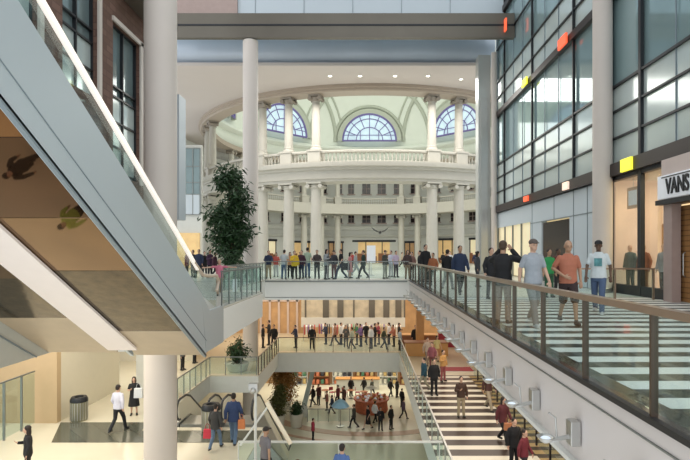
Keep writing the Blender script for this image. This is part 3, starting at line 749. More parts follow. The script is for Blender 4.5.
# ================================================================== FASCIA SPOTLIGHTS
sp = thing('spotlight', 'x', 'spotlight', group='steel spotlights on the right fascia')
MB().cbox((-.06, 0, .0), (.12, .17, .30)).build('mounting_box', M['steel'], sp, bevel=.01)
b = MB(); b.tube([(-.1, 0, -.05), (-.36, -.02, -.10)], .028, 8); b.tube([(-.26, 0, -.1), (-.28, .0, .18), (-.36, .0, .24)], .012, 6); b.build('arm', M['steel'], sp)
b = MB(); b.lathe([(.03, 0), (.06, .02), (.10, .07), (.11, .08), (.09, .075), (.001, .03)], (-.40, 0, -.13), 16); b.build('lamp_dish', M['steel'], sp)
MB().lathe([(.001, .07), (.05, .07), (.06, .06)], (-.40, 0, -.13), 16).build('lens', mat('lens_pale', (.7,.8,.9), .2, emit=.5), sp)
bpy.context.view_layer.update()
for i in range(17):
    y = 4.9+1.46*i
    if i == 0: sp.location = (2.62, y, -.68); t = sp
    else: t = dup(sp, (2.62, y, -.68))
    t['label'] = 'steel box spotlight on the right fascia, ' + (nth[i] if i < 12 else ['thirteenth', 'fourteenth', 'fifteenth', 'sixteenth', 'seventeenth'][i-12]) + ' from the camera'

# ================================================================== RIGHT SHOP
slab('wall_shop_side', [(12.6, 12.8, 6, 20.9, 0, 4.5)], M['shopcream'], 'inner wall of the right shop')
slab('floor', [(9.8, 13, 6, 38.4, -.06, .02)], M['floor_plain'], 'shop floor right of the walkway')
slab('ceiling', [(9.8, 13, 6, 38.4, 4.45, 4.6)], M['beige'], 'shop ceiling')
slab('wall_shop_end', [(9.95, 12.6, 20.9, 21.0, 0, 4.5)], M['shop_pink'], 'warm pinkish end wall inside the shop')
slab('trim_61', [(9.75, 10.0, 16.6, 20.9, 0.0, .35)], M['black'], 'black sill under the shop window')
sw = struct(MB().box(9.86, 9.9, 16.6, 20.8, .35, 4.5).build('window_11', M['shopglass']), 'shop window with mannequins')
b = MB()
for y in (16.6, 18.5, 20.8): b.box(9.76, 9.96, y-.07, y+.07, .35, 4.5)
b.box(9.76, 9.96, 16.6, 20.8, 4.35, 4.5); b.build('window_frame', M['black'], sw)
slab('trim_62', [(9.5, 9.78, 16.05, 16.5, 0, 3.05)], M['pinkstone'], 'pink stone pier beside the shop entrance')
slab('trim_63', [(9.55, 9.95, 9, 16.7, 3.95, 4.5)], M['pinkpanel'], 'pink panel above the shop sign')
slab('trim_64', [(9.35, 9.95, 9, 16.7, 3.05, 3.2)], M['black'], 'dark canopy edge below the shop sign')
dr = struct(MB().box(9.9, 9.98, 12.2, 16.35, 0, 3.0).build('door_2', M['wood']), 'slatted wooden shop door')
b = MB(); b.box(9.8, 9.95, 16.3, 16.5, 0, 3.05); b.box(9.8, 9.95, 13.9, 14.0, 0, 3.05); b.build('door_frame', M['black'], dr)
b = MB(); b.tube([(9.88, 16.0, .8), (9.82, 16.0, .85), (9.82, 16.0, 1.5), (9.88, 16.0, 1.55)], .02, 8); b.build('handle', M['steel'], dr)
sg = thing('shop_sign', 'white shop sign with black lettering reading VANS above the wooden door', 'sign', (9.5, 15.2, 3.6))
MB().cbox((0, 0, 0), (.16, 3.0, .74)).build('sign_board', M['signwhite'], sg, bevel=.01)
cu = bpy.data.curves.new('lettering', 'FONT'); cu.body = 'VANS'; cu.size = .86; cu.align_x = 'CENTER'; cu.align_y = 'CENTER'; cu.extrude = .02; cu.offset = .012
to = bpy.data.objects.new('lettering_source', cu); COL.objects.link(to)
dg = bpy.context.evaluated_depsgraph_get(); me = bpy.data.meshes.new_from_object(to.evaluated_get(dg)); bpy.data.objects.remove(to)
lo_ = bpy.data.objects.new('lettering', me); COL.objects.link(lo_); me.materials.clear(); me.materials.append(M['black']); lo_.parent = sg
lo_.rotation_euler = (PI/2, 0, -PI/2); lo_.location = (-.10, .42, -.03)
lo_.scale = (.54, .8, 1)
MB().cbox((-.09, 0, .30), (.02, 2.5, .03)).build('sign_line', M['black'], sg)
po = thing('poster', 'small poster with pale panel hanging in the shop window', 'poster', (10.05, 19.4, 3.6))
MB().cbox((0, 0, 0), (.04, .85, .8)).build('print', M['poster'], po); MB().tube([(0, 0, .4), (0, 0, .83)], .01, 5).build('cord', M['steel'], po)
MB().cbox((-.03, 0, 0), (.01, .6, .55)).build('text_block', M['signwhite'], po)
sh = thing('display_shelf', 'wooden shop shelf with folded goods behind the window', 'shelf', (11.6, 19.0, .02))
b = MB()
for z in (.4, .9, 2.6): b.cbox((0, 0, z), (.5, 1.6, .04))
for y in (-.8, .8): b.cbox((0, y, 1.3), (.5, .04, 2.6))
b.build('shelf_frame', M['woodp'], sh)
for i, c in enumerate(((.5, .1, .08), (.1, .2, .5), (.8, .8, .75), (.1, .4, .2), (.7, .5, .1))):
    MB().cbox((-.05, -.6+.3*i, .52), (.3, .22, .2)).build('folded_goods', mat('goods_%d' % i, c, .7), sh)

# ================================================================== OBJECTS ON LOWER LEVELS
def bin_(loc, label, m, r=.33, h=1.0):
    t = thing('litter_bin', label, 'bin', loc)
    MB().lathe([(r*.9, 0), (r, .05), (r, h*.8)], n=24).build('body', m, t, smooth=True)
    MB().lathe([(r*1.05, h*.8), (r*1.05, h*.9), (r*.9, h), (r*.55, h), (r*.5, h*.92), (.001, h*.9)], n=24).build('rim', M['black'], t, smooth=True)
    b = MB()
    for k in range(20):
        a = 2*PI*k/20; b.cbox((r*1.0*math.cos(a), r*1.0*math.sin(a), h*.42), (.03, .03, h*.72), Matrix.Rotation(a, 3, 'Z'))
    b.build('slats', M['steel'], t)
    return t
bin_((-12.0, 21.9, Z1), 'dark slatted litter bin against the cream wall at lower left', M['khakibin'])
bin_((-6.05, 20.6, Z1+.012), 'khaki litter bin between the two escalator newels', mat('khaki', (.34, .33, .24), .5), .36, 1.05)
for i, (x, z) in enumerate(((-11.0, -2.1), (-10.6, -2.1))):
    t = thing('poster', 'red framed poster on the lower corridor wall' if i == 0 else 'dark red poster right of the red framed one', 'poster', (-11.9+i*.55, 33.95, -3.1))
    MB().cbox((0, 0, 0), (.4, .04, 1.2)).build('print', M['redwall'] if i else M['red'], t); MB().cbox((0, .03, 0), (.46, .03, 1.3)).build('frame', M['bronze'], t)
struct(MB().box(-11.35, -10.9, 25.9, 26.3, Z1, -1.0).build('trim_65', M['white']), 'narrow white pier in the lower corridor')
def tree(loc, H, R_, label, mleaf, nleaf, potm, crown0=.25, ls=.10, pot=(.5, .6), name='potted_tree', cat='tree'):
    t = thing(name, label, cat, loc); rr = random.Random(int(abs(loc[0])*100))
    pr, phh = pot
    MB().lathe([(pr*.75, 0), (pr*.8, .03), (pr, phh*.9), (pr*1.06, phh*.92), (pr*1.06, phh), (pr*.92, phh), (pr*.9, phh*.9), (.001, phh*.9)], n=28).build('planter', potm, t, smooth=True)
    b = MB()
    for k in range(3):
        a = 2*PI*k/3
        b.tube([(.06*math.cos(a), .06*math.sin(a), phh*.85), (.12*math.cos(a+.8), .12*math.sin(a+.8), H*.3), (.1*math.cos(a+2), .1*math.sin(a+2), H*.6), (.25*math.cos(a+2.5)*R_, .25*math.sin(a+2.5)*R_, H*.9)], [.06, .05, .035, .012], 6)
    br = []
    for k in range(26):
        z = H*(crown0+(.95-crown0)*rr.random()); a = rr.random()*2*PI; L = R_*(.5+.5*rr.random())
        u = (z/H-crown0)/(1-crown0); prof = (0.55+.45*math.sin(min(1, u*1.7)*PI/2))*(1-max(0, u-.45)**1.3*1.25)
        L *= prof; e = (L*math.cos(a), L*math.sin(a), z+.25*L); br.append(e)
        b.tube([(0, 0, z-.3), (e[0]*.5, e[1]*.5, z), e], [.025, .015, .006], 5)
    b.build('trunk', M['bark'], t, smooth=True)
    vs = []; fs = []
    for k in range(nleaf):
        e = Vector(rr.choice(br)); c = e*1.0
        s_ = rr.random()**.7; c = Vector((e.x*s_, e.y*s_, e.z-(1-s_)*.3)) + Vector((rr.gauss(0, .17), rr.gauss(0, .17), rr.gauss(0, .2)))*R_*.9
        d = Vector((rr.gauss(0, 1), rr.gauss(0, 1), rr.gauss(-.5, .7))).normalized(); w = d.cross(Vector((rr.gauss(0, 1), rr.gauss(0, 1), rr.gauss(0, 1)))).normalized()
        L = ls*(.7+.7*rr.random()); o = len(vs)
        vs += [c, c+d*L*.5+w*L*.15, c+d*L-Vector((0, 0, L*.1)), c+d*L*.5-w*L*.15]; fs.append((o, o+1, o+2, o+3))
    m_ = MB(); m_.add(vs, fs); me = bpy.data.meshes.new('foliage'); me.from_pydata([tuple(v) for v in vs], [], fs); me.materials.append(mleaf)
    o = bpy.data.objects.new('foliage', me); COL.objects.link(o); o.parent = t
    return t
tree((-8.05, 31.6, 0), 6.6, 1.5, 'tall dark green potted tree beside the round column on the bridge', M['leaf'], 6500, M['pot'], .16, .34, (.8, .7))
tree((-7.6, 31.2, Z1), 1.9, .8, 'bushy dark potted plant on the lower left gallery', M['leaf'], 1200, M['pot'], .3, .2, (.7, .5), 'potted_plant', 'plant')
tree((-6.3, 38.2, Z2), 3.2, .75, 'green tree in white planter on the bottom level', M['leaf3'], 2200, M['pot'], .35, .22, (.5, 1.0))
tree((-5.0, 38.5, Z2), 1.9, .5, 'low dark shrub in the right white planter on bottom level', M['leaf'], 1300, M['pot'], .5, .2, (.5, 1.0), 'potted_plant', 'plant')
tree((-6.7, 43.5, Z2), 4.2, 1.7, 'autumn orange tree behind the planters on the bottom level', M['leaf2'], 4000, M['pot'], .2, .26, (.7, .6))

for i in range(5):
    t = thing('cafe_table', 'small round cafe table behind the railing on bottom level, %s from the left' % nth[i], 'table', (-4.6+1.15*i, 45.6+.5*(i % 2), Z2), group='cafe tables on the bottom level')
    MB().lathe([(.34, .72), (.36, .735), (.34, .75), (.001, .75)], n=20).build('table_top', M['brownp'], t); MB().lathe([(.22, 0), (.2, .02), (.03, .05), (.03, .72)], n=14).build('pedestal', M['black'], t)
for i in range(4):
    t = thing('cafe_chair', 'dark cafe chair between the small round tables below, %s from the left' % nth[i], 'chair', (-4.02+1.15*i, 46.5, Z2), .5*i, group='cafe chairs on the bottom level')
    MB().cbox((0, 0, .45), (.4, .4, .04)).build('seat', M['redwall'], t); MB().cbox((0, .19, .72), (.38, .03, .3)).build('backrest', M['redwall'], t)
    for q in (-.17, .17):
        for w_ in (-.17, .17): MB().cbox((q, w_, .22), (.03, .03, .44)).build('leg', M['black'], t)
b = MB()
for x in (-9.2, -8.4, -7.6, -6.8, -6.0): b.box(x, x+.18, 45.85, 46, Z1, -1.16)
b.box(-9.3, -5.7, 45.85, 46, -2.7, -2.5)
struct(b.build('trim_69', M['pinkpanel']), 'pale pilasters on the tan gallery wall')
# kiosk with orange display on bottom level
k = thing('kiosk', 'round kiosk with orange display in middle of the bottom level', 'kiosk', (.6, 42.5, Z2))
MB().lathe([(1.3, 0), (1.35, .1), (1.3, .9), (1.45, .95), (1.45, 1.05), (0.001, 1.05)], n=28).build('counter', M['orangecloth'], k)
b = MB(); rr = random.Random(3)
for i in range(30):
    a = i*2.4; q = 1.25*math.sqrt((i+.5)/30); g_ = MB().ell((q*math.cos(a), q*math.sin(a), 1.15), (.13, .13, .11), 8, 6).build('goods', [M['orangecloth'], M['signwhite'], M['woodp']][i % 3], k, smooth=True)
b = MB(); b.tube([(0, 0, 1.05), (0, 0, 1.9)], .06, 8); b.lathe([(.5, 1.9), (.001, 2.05)], n=16); b.build('lamp_canopy', M['white'], k)
k = thing('counter', 'long white display counter behind the kiosk', 'counter', (-.6, 49.3, Z2))
MB().cbox((0, 0, .5), (4.0, .8, 1.0)).build('body', M['white'], k, bevel=.02); MB().cbox((0, 0, 1.03), (4.2, 1.0, .06)).build('top', M['woodp'], k)
t = thing('parasol', 'small light blue canopy beside the bottom level tables', 'parasol', (-1.75, 38.6, Z2))
MB().lathe([(.7, 1.5), (.4, 1.85), (.02, 2.05)], n=8).build('canopy', M['canopyblue'], t); MB().tube([(0, 0, 0), (0, 0, 2.1)], .03, 8).build('pole', M['steel'], t); MB().lathe([(.3, 0), (.3, .06), (.001, .08)], n=16).build('base', M['steel'], t)
glass_rail('glass_balustrade', 'low railing around the seating on the bottom level', [(-4.3, 39.6), (-.6, 39.6)], 1.0, M['rail_grey'], .8, Z2, .05, .05, .04, .04)
b = MB()
t = thing('display_beam', 'slanted white panel between the planters and crowd below', 'panel', (-4.3, 40.8, Z2))
MB().prism([(-.6, 0, 0.9), (-.2, 0, .9), (.45, 0, 3.6), (.1, 0, 3.6)], (0, .15, 0)).build('panel', M['frost'], t)
MB().cbox((-.4, .07, .45), (.5, .2, .9)).build('base', M['white'], t)

# lower walkway far end: counters, pillar, red wall
t = thing('display_counter', 'orange wooden display counter at end of the striped walkway', 'counter', (4.3, 36.0, Z1))
MB().cbox((0, 0, .45), (2.9, .9, .9)).build('body', M['woodp'], t, bevel=.02); MB().cbox((0, 0, .93), (3.05, 1.05, .07)).build('top', M['brownp'], t)
t = thing('display_counter', 'darker wooden counter behind the orange one', 'counter', (4.0, 38.6, Z1))
MB().cbox((0, 0, .5), (2.6, .9, 1.0)).build('body', M['brownp'], t, bevel=.02); MB().cbox((0, 0, 1.03), (2.7, 1.0, .07)).build('top', M['woodp'], t)
struct(MB().box(3.75, 4.3, 37.2, 37.7, Z1, -1.1).build('trim_66', M['woodp']), 'square orange brown pillar at end of the lower walkway')
struct(MB().box(5.6, 8.0, 39.0, 39.3, Z1, -3.6).build('wall_red', M['redwall']), 'dark red partition at end of the lower walkway')
t = thing('floor_rug', 'reddish rug on the floor before the striped walkway', 'rug', (5.6, 31.6, Z1))
MB().cbox((0, 0, .01), (1.9, 1.1, .02)).build('pile', M['redwall'], t); MB().cbox((0, 0, .006), (2.1, 1.3, .012)).build('border', M['steel'], t)
# clothes racks on far gallery
rng = random.Random(11)
for i in range(7):
    t = thing('clothes_rack', 'garment rack on the lower gallery shop floor, %s from the left' % nth[i], 'rack', (-4.4+1.15*i, 41.7+.5*(i % 2), Z1), group='garment racks on the lower gallery')
    b = MB()
    for x in (-.45, .45): b.tube([(x, -.2, 0), (x, 0, .06), (x, 0, 1.35)], .02, 6); b.tube([(x, .2, 0), (x, 0, .06)], .02, 6)
    b.tube([(-.5, 0, 1.35), (.5, 0, 1.35)], .02, 6); b.build('rack_frame', M['steel'], t)
    for j in range(6):
        c = rng.choice([(.8, .8, .75), (.05, .05, .06), (.15, .4, .2), (.5, .1, .1), (.25, .15, .35), (.7, .6, .4), (.85, .85, .85)])
        x = -.4+.16*j
        MB().prism([(x, -.22, 1.2), (x, 0, 1.33), (x, .22, 1.2), (x, .24, .55), (x, -.24, .55)], (.07, 0, 0)).build('garment', mat('garment_cloth', c, .8), t)

for i in range(6):
    t = thing('display_case', 'shop display case along the bottom level back wall, %s from the left' % nth[i], 'shelf', (-6.5+2.2*i, 51.0, Z2), group='display cases at the back of the bottom level')
    f = MB(); f.cbox((0, .2, 1.2), (1.9, .06, 2.4))
    for z in (.05, .8, 1.5, 2.35): f.cbox((0, 0, z), (1.9, .45, .06))
    for x in (-.95, .95): f.cbox((x, 0, 1.2), (.05, .45, 2.4))
    f.build('case_frame', M['brownp'] if i % 2 else M['white'], t)
    for j, z in enumerate((.1, .85, 1.55)):
        for q in range(4):
            c = rng.choice([(.6, .2, .1), (.7, .7, .6), (.1, .25, .15), (.05, .05, .06), (.6, .45, .2)])
            h_ = rng.uniform(.3, .55); MB().cbox((-.68+.45*q, -.02, z+h_/2), (.3, .25, h_)).build('goods', cm('case_goods', c), t, bevel=.02)
# sign board among bridge crowd
t = thing('sign_board', 'white blank board on a stand amid the bridge crowd', 'sign', (.5, 36.5, 0))
MB().cbox((0, 0, 1.5), (.62, .04, 1.2)).build('board', M['signwhite'], t); MB().tube([(0, 0.03, 0), (0, 0.03, 1.4)], .03, 6).build('stand', M['steel'], t); MB().cbox((0, 0, .02), (.5, .4, .04)).build('base', M['steel'], t)
# small notice on landing railing
t = thing('notice', 'small white notice fixed to the landing railing', 'sign', (-4.12, 16.6, .5))
MB().cbox((0, 0, 0), (.02, .5, .4)).build('sheet', M['signwhite'], t)
# bird sculpture hanging
t = thing('bird_sculpture', 'black bird sculpture with raised wings hung in the rotunda', 'sculpture', (1.85, 60, 3.95))
b = MB(); b.ell((0, 0, 0), (.16, .5, .15)); b.ell((0, -.5, .1), (.09, .16, .1)); b.prism([(-.12, .4, 0), (.12, .4, 0), (.2, .85, -.05), (-.2, .85, -.05)], (0, 0, .04))
b.build('body', M['black'], t, smooth=True)
for s_ in (-1, 1):
    MB().prism([(s_*.1, -.25, .05), (s_*.55, -.2, .28), (s_*1.0, 0, .62), (s_*.75, .25, .32), (s_*.45, .3, .12), (s_*.1, .3, .02)], (0, 0, .05)).build('wing', M['black'], t)
MB().tube([(0, 0, .1), (0, 0, 12.4)], .006, 4).build('cable', M['steel'], t)

# ================================================================== PEOPLE
def remesh(b, vox, smooth_it=2):
    me = b.mesh('tmp', weld=False); o = bpy.data.objects.new('tmp', me); COL.objects.link(o)
    md = o.modifiers.new('r', 'REMESH'); md.mode = 'VOXEL'; md.voxel_size = vox
    sm = o.modifiers.new('s', 'SMOOTH'); sm.iterations = smooth_it; sm.factor = .5
    dg = bpy.context.evaluated_depsgraph_get(); r = bpy.data.meshes.new_from_object(o.evaluated_get(dg))
    bpy.data.objects.remove(o)
    for p in r.polygons: p.use_smooth = True
    return r
def V(*a): return Vector(a)
def cap(b, p, q, r0, r1, n=12):
    p = Vector(p); q = Vector(q); d = q-p; L = max(d.length, 1e-4); d.normalize()
    pts = []; rs = []
    for k in range(4): a = PI/2*(k/4); pts.append(p-d*r0*math.cos(a)); rs.append(max(.002, r0*math.sin(a)) if k else .002)
    pts.append(p); rs.append(r0); pts.append(q); rs.append(r1)
    for k in range(1, 5): a = PI/2*(1-k/4); pts.append(q+d*r1*math.cos(a)); rs.append(max(.002, r1*math.sin(a)) if k < 4 else .002)
    b.tube(pts, rs, n)
def loft(b, rings, n=18):
    """rings: (cx,cy,z,rx,ry)"""
    vs = []; fs = []
    for cx, cy, z, rx, ry in rings:
        for k in range(n):
            a = 2*PI*k/n; vs.append((cx+rx*math.copysign(abs(math.cos(a))**.85, math.cos(a)), cy+ry*math.sin(a), z))
    for i in range(len(rings)-1):
        for k in range(n): fs.append((i*n+k, i*n+(k+1) % n, (i+1)*n+(k+1) % n, (i+1)*n+k))
    fs.append(tuple(range(n))[::-1]); fs.append(tuple((len(rings)-1)*n+k for k in range(n)))
    b.add(vs, fs)
POSES = {}
def pose(name, legs, arms, lean=0.0):
    POSES[name] = (legs, arms, lean)
# legs: per side (knee, ankle); arms: per side (elbow, wrist, handdir); person faces -Y, side -1 = x negative
L_st = {-1: (V(-.10, -.01, .49), V(-.11, .02, .09)), 1: (V(.10, -.01, .49), V(.12, .0, .09))}
L_w1 = {-1: (V(-.09, -.20, .51), V(-.09, -.30, .10)), 1: (V(.09, .04, .49), V(.09, .32, .16))}
L_w2 = {-1: (V(-.09, .03, .49), V(-.09, .28, .15)), 1: (V(.09, -.18, .51), V(.09, -.26, .10))}
def A_down(s, y=0.0): return (V(s*.25, .03+y*.3, 1.15), V(s*.26, -.04+y, .91), V(s*.0, -.15, -1))
A_phone = lambda s: (V(s*.24, -.02, 1.16), V(s*.12, -.27, 1.22), V(-s*.3, -.6, .5))
A_rail = lambda s: (V(s*.25, -.10, 1.17), V(s*.17, -.33, 1.08), V(-s*.2, -1, -.1))
A_photo = lambda s: (V(s*.31, -.20, 1.34), V(s*.13, -.22, 1.56), V(-s*.5, -.3, .6))
A_out = lambda s: (V(s*.44, -.05, 1.38), V(s*.68, -.12, 1.36), V(s*1, -.2, 0))
A_belt = lambda s: (V(s*.29, .06, 1.17), V(s*.13, -.17, 1.02), V(-s*.8, -.3, -.3))
pose('stand', L_st, {-1: A_down(-1), 1: A_down(1)})
pose('walk', L_w1, {-1: A_down(-1, .10), 1: A_down(1, -.14)})
pose('stride', L_w2, {-1: A_down(-1, -.14), 1: A_down(1, .10)})
pose('phone', L_st, {-1: A_phone(-1), 1: A_down(1)})
pose('rail', L_st, {-1: A_rail(-1), 1: A_rail(1)}, .10)
pose('photo', L_st, {-1: A_photo(-1), 1: A_photo(1)})
pose('arms_out', L_w1, {-1: A_out(-1), 1: A_out(1)})
pose('belt', L_w2, {-1: A_belt(-1), 1: A_down(1, .05)})
CACHE = {}
def part(posename, kind, near):
    key = (posename, kind, near)
    if key in CACHE: return CACHE[key]
    legs, arms, lean = POSES[posename]; b = MB(); vox = .0095 if near else .017
    def ln_(z): return -lean*max(0, z-.95)
    def tw(z): return V(0, ln_(z), 0)
    SH = {s: V(s*.165, ln_(1.40), 1.395) for s in (-1, 1)}
    hip = {s: V(s*.085, 0, .90) for s in (-1, 1)}
    head = V(0, ln_(1.62)-.02, 1.625)
    if kind == 'body':
        loft(b, [(0, 0, .80, .12, .09), (0, .005, .90, .165, .11), (0, 0, 1.0, .15, .10), (0, ln_(1.1), 1.1, .135, .09), (0, ln_(1.25), 1.25, .16, .105), (0, ln_(1.38), 1.38, .160, .095), (0, ln_(1.44), 1.44, .11, .068), (0, ln_(1.49), 1.49, .06, .055)])
        cap(b, (0, ln_(1.45)+.01, 1.45), head+V(0, .02, -.06), .056, .052)
        b.ell(head+V(0, 0, .03), (.076, .098, .105), 20, 14); b.ell(head+V(0, -.03, -.055), (.054, .062, .06), 14, 10)
        b.ell(head+V(0, -.103, -.012), (.013, .02, .026), 8, 6)
        b.ell(head+V(0, -.085, .03), (.05, .02, .012), 10, 6)
        b.ell(head+V(0, -.092, -.062), (.026, .012, .010), 8, 6)
        for s in (-1, 1):
            b.ell(head+V(s*.079, .01, .0), (.011, .022, .03), 8, 6)
            el, wr, hd = arms[s]; el = el+tw(el.z); wr = wr+tw(wr.z); hd = hd.normalized()
            cap(b, SH[s], el, .050, .040); cap(b, el, wr, .040, .027)
            # hand
            sd = V(1, 0, 0) if abs(hd.x) < .7 else V(0, 0, 1)
            nrm = hd.cross(sd).normalized(); sd = nrm.cross(hd).normalized()
            pc = wr+hd*.05
            rot = Matrix((sd, nrm, hd)).transposed()
            b.ell(pc, (.040, .018, .055), 12, 8, rot)
            for i, (off, L) in enumerate(((-.03, .062), (-.010, .075), (.010, .070), (.029, .055))):
                k0 = wr+hd*.088+sd*off; curl = nrm*(-1 if s > 0 else 1)*.4
                d1 = (hd+curl*.4).normalized(); d2 = (hd+curl*1.6).normalized(); k1 = k0+d1*L*.5
                cap(b, k0, k1, .010, .009, 8); cap(b, k1, k1+d2*L*.5, .009, .008, 8)
            inn = V(0, -1, 0) if abs(sd.y) > .5 else (sd*(-1) if sd.dot(V(-s, -1, 0)) < 0 else sd)
            k0 = wr+hd*.03+inn*.03; k1 = k0+(hd*.6+inn).normalized()*.035; cap(b, k0, k1, .012, .010, 8); cap(b, k1, k1+hd*.028, .010, .009, 8)
            kn, an = legs[s]
            cap(b, hip[s], kn, .082, .052); cap(b, kn, an, .054, .036); cap(b, kn+(an-kn)*.3+V(0, .02, 0), kn+(an-kn)*.4+V(0, .02, 0), .048, .044)
            cap(b, an+V(0, .02, -.04), an+V(s*.02, -.12, -.05), .035, .028)
    elif kind in ('shirt_short', 'shirt_long', 'jacket', 'dress'):
        e = .018 if kind != 'jacket' else .032
        low = .86 if kind != 'jacket' else .80
        rings = [(0, 0, low, .172+e, .118+e), (0, 0, low+.08, .165+e, .115+e), (0, ln_(1.1), 1.1, .148+e, .100+e), (0, ln_(1.25), 1.25, .168+e, .112+e), (0, ln_(1.36), 1.36, .165+e, .10+e), (0, ln_(1.42), 1.42, .12+e, .078+e), (0, ln_(1.455), 1.455, .085+e, .066+e), (0, ln_(1.485), 1.485, .065+e, .056+e*.7)]
        if kind == 'dress': rings = [(0, .0, .42, .25, .20), (0, 0, .6, .23, .18), (0, 0, .8, .20, .145)] + rings[1:]
        loft(b, rings)
        for s in (-1, 1):
            el, wr, hd = arms[s]; el = el+tw(el.z); wr = wr+tw(wr.z)
            if kind in ('shirt_short', 'dress'): cap(b, SH[s], SH[s]+(el-SH[s])*.72, .060, .056)
            else: cap(b, SH[s], el, .057+e*.4, .055+e*.4); cap(b, el, el+(wr-el)*.93, .054+e*.4, .040+e*.4)
    elif kind in ('trousers', 'shorts', 'skirt'):
        if kind == 'skirt': loft(b, [(0, 0, .45, .20, .17), (0, 0, .7, .20, .15), (0, 0, .9, .185, .13), (0, 0, 1.03, .165, .115)])
        else:
            loft(b, [(0, 0, .78, .155, .11), (0, 0, .86, .182, .13), (0, 0, .95, .176, .126), (0, 0, 1.03, .162, .112)])
            for s in (-1, 1):
                kn, an = legs[s]
                if kind == 'trousers': cap(b, hip[s], kn, .098, .070); cap(b, kn, an+V(0, 0, -.01), .070, .058)
                else: cap(b, hip[s], hip[s]+(kn-hip[s])*.95, .105, .088)
    elif kind in ('shoeL', 'shoeR'):
        for s in ((-1,) if kind == 'shoeL' else (1,)):
            kn, an = legs[s]
            cap(b, an+V(0, .035, -.045), an+V(s*.02, -.14, -.052), .044, .038); b.ell(an+V(s*.01, -.03, -.07), (.05, .14, .02), 12, 6); cap(b, an, an+V(0, .01, -.03), .045, .045)
    elif kind == 'hair_short':
        b.ell(head+V(0, .018, .055), (.086, .100, .090), 18, 12); b.ell(head+V(0, .05, .0), (.078, .065, .07), 14, 10)
    elif kind == 'hair_long':
        b.ell(head+V(0, .015, .05), (.092, .104, .096), 18, 12); b.ell(head+V(0, .065, -.08), (.088, .055, .15), 14, 12)
        for s in (-1, 1): b.ell(head+V(s*.078, .02, -.06), (.025, .05, .12), 10, 8)
    elif kind == 'cap':
        b.ell(head+V(0, .01, .07), (.090, .108, .075), 18, 12); b.ell(head+V(0, -.12, .055), (.065, .08, .012), 14, 6)
    me = remesh(b, vox)
    CACHE[key] = me; return me
SKIN = {'light': (.58, .36, .26), 'tan': (.42, .25, .16), 'dark': (.12, .065, .04)}
DARK = (.015, .016, .02); NAVY = (.02, .03, .07); BLK = (.01, .01, .012); KH = (.36, .27, .17); JEAN = (.07, .12, .22); WHT = (.72, .73, .74); GRY = (.30, .32, .35)
def person(px, s, z, label, top=DARK, bot=NAVY, hair=(.02, .013, .01), pos='stand', rz=0.0, h=1.72, skin='light', topk='shirt_long', botk='trousers', hairk='hair_short', near=False, group=None, xy=None, shoe=(.02, .02, .02), eyes=False):
    x, y = ((px-CX)/s, F/s) if xy is None else xy
    t = thing('person', label, 'person', (x, y, z), rz, group); t.scale = (h/1.75,)*3
    def add(kind, nm, m):
        me = part(pos, kind, near); o = bpy.data.objects.new(nm, me); COL.objects.link(o); o.parent = t
        if not me.materials: me.materials.append(None)
        o.material_slots[0].link = 'OBJECT'; o.material_slots[0].material = m; return o
    add('body', 'body', cm('skin_'+skin, SKIN[skin], .5))
    add(topk, {'shirt_short': 'shirt', 'shirt_long': 'shirt', 'jacket': 'jacket', 'dress': 'dress'}[topk], cm('cloth', top))
    if topk != 'dress': add(botk, botk, cm('cloth', bot))
    add('shoeL', 'shoe', cm('shoe', shoe, .5)); add('shoeR', 'shoe', cm('shoe', shoe, .5))
    if hairk: add(hairk, 'cap' if hairk == 'cap' else 'hair', cm('hair', hair, .7))
    if eyes:
        lean = POSES[pos][2]; hd = V(0, -lean*.67-.02, 1.625)
        for q in (-1, 1): MB().ell(hd+V(q*.03, -.088, .014), (.013, .008, .007), 10, 6).build('eye', M['black'], t)
    return t
def bag(px, s, z, label, c, w=.3, h=.32, d=.12, xy=None):
    x, y = ((px-CX)/s, F/s) if xy is None else xy
    t = thing('bag', label, 'bag', (x, y, z))
    b = MB(); b.prism([(-w/2, -d/2, 0), (w/2, -d/2, 0), (w/2*.9, -d/2, h), (-w/2*.9, -d/2, h)], (0, d, 0)); b.build('bag_body', cm('bag_cloth', c), t, bevel=.02)
    b = MB(); b.tube([(-w*.25, 0, h), (-w*.2, 0, h+.14), (0, 0, h+.2), (w*.2, 0, h+.14), (w*.25, 0, h)], .012, 6); b.build('handle', cm('bag_handle', tuple(q*.6 for q in c)), t)

# --- near people on the right walkway
person(503, 46, 0, 'person in black top raising both arms to face at the right railing', BLK, (.30, .22, .18), pos='photo', rz=2.6, h=1.78, skin='tan', topk='jacket', near=True, hair=(.06, .035, .02))
person(491, 30, 0, 'person in dark top with glasses behind the one raising arms', DARK, DARK, rz=.3, h=1.70, skin='light')
person(533, 48, 0, 'man in grey t-shirt and dark cap walking along the striped floor', (.33, .36, .40), (.22, .22, .22), hair=(.10, .08, .07), pos='walk', rz=.15, h=1.80, topk='shirt_short', hairk='cap', near=True, eyes=True, shoe=(.6, .6, .6))
person(568, 47, 0, 'bald man in rust orange polo shirt and dark shorts', (.42, .15, .09), (.035, .02, .02), pos='belt', rz=-.1, h=1.78, skin='tan', topk='shirt_short', botk='shorts', hairk=None, near=True, eyes=True, shoe=(.05, .04, .04))
hatman = person(598.5, 40, 0, 'man in white graphic t-shirt, jeans and dark cap walking by shops', (.62, .68, .70), (.07, .11, .20), hair=BLK, pos='stride', rz=-.5, h=1.83, skin='dark', topk='shirt_short', hairk='cap', near=True, eyes=True, shoe=(.6, .6, .6))
MB().cbox((0, -.128, 1.24), (.17, .006, .19)).build('shirt_print', M['print'], hatman)
person(549, 29, 0, 'person in bright green top between the grey and orange shirted men', (.03, .30, .09), (.03, .10, .05), pos='stand', rz=.2, h=1.66, skin='tan', topk='shirt_short')
person(558, 26, 0, 'person in dark red top half hidden behind the green one', (.10, .02, .02), DARK, rz=.4, h=1.7, skin='dark')
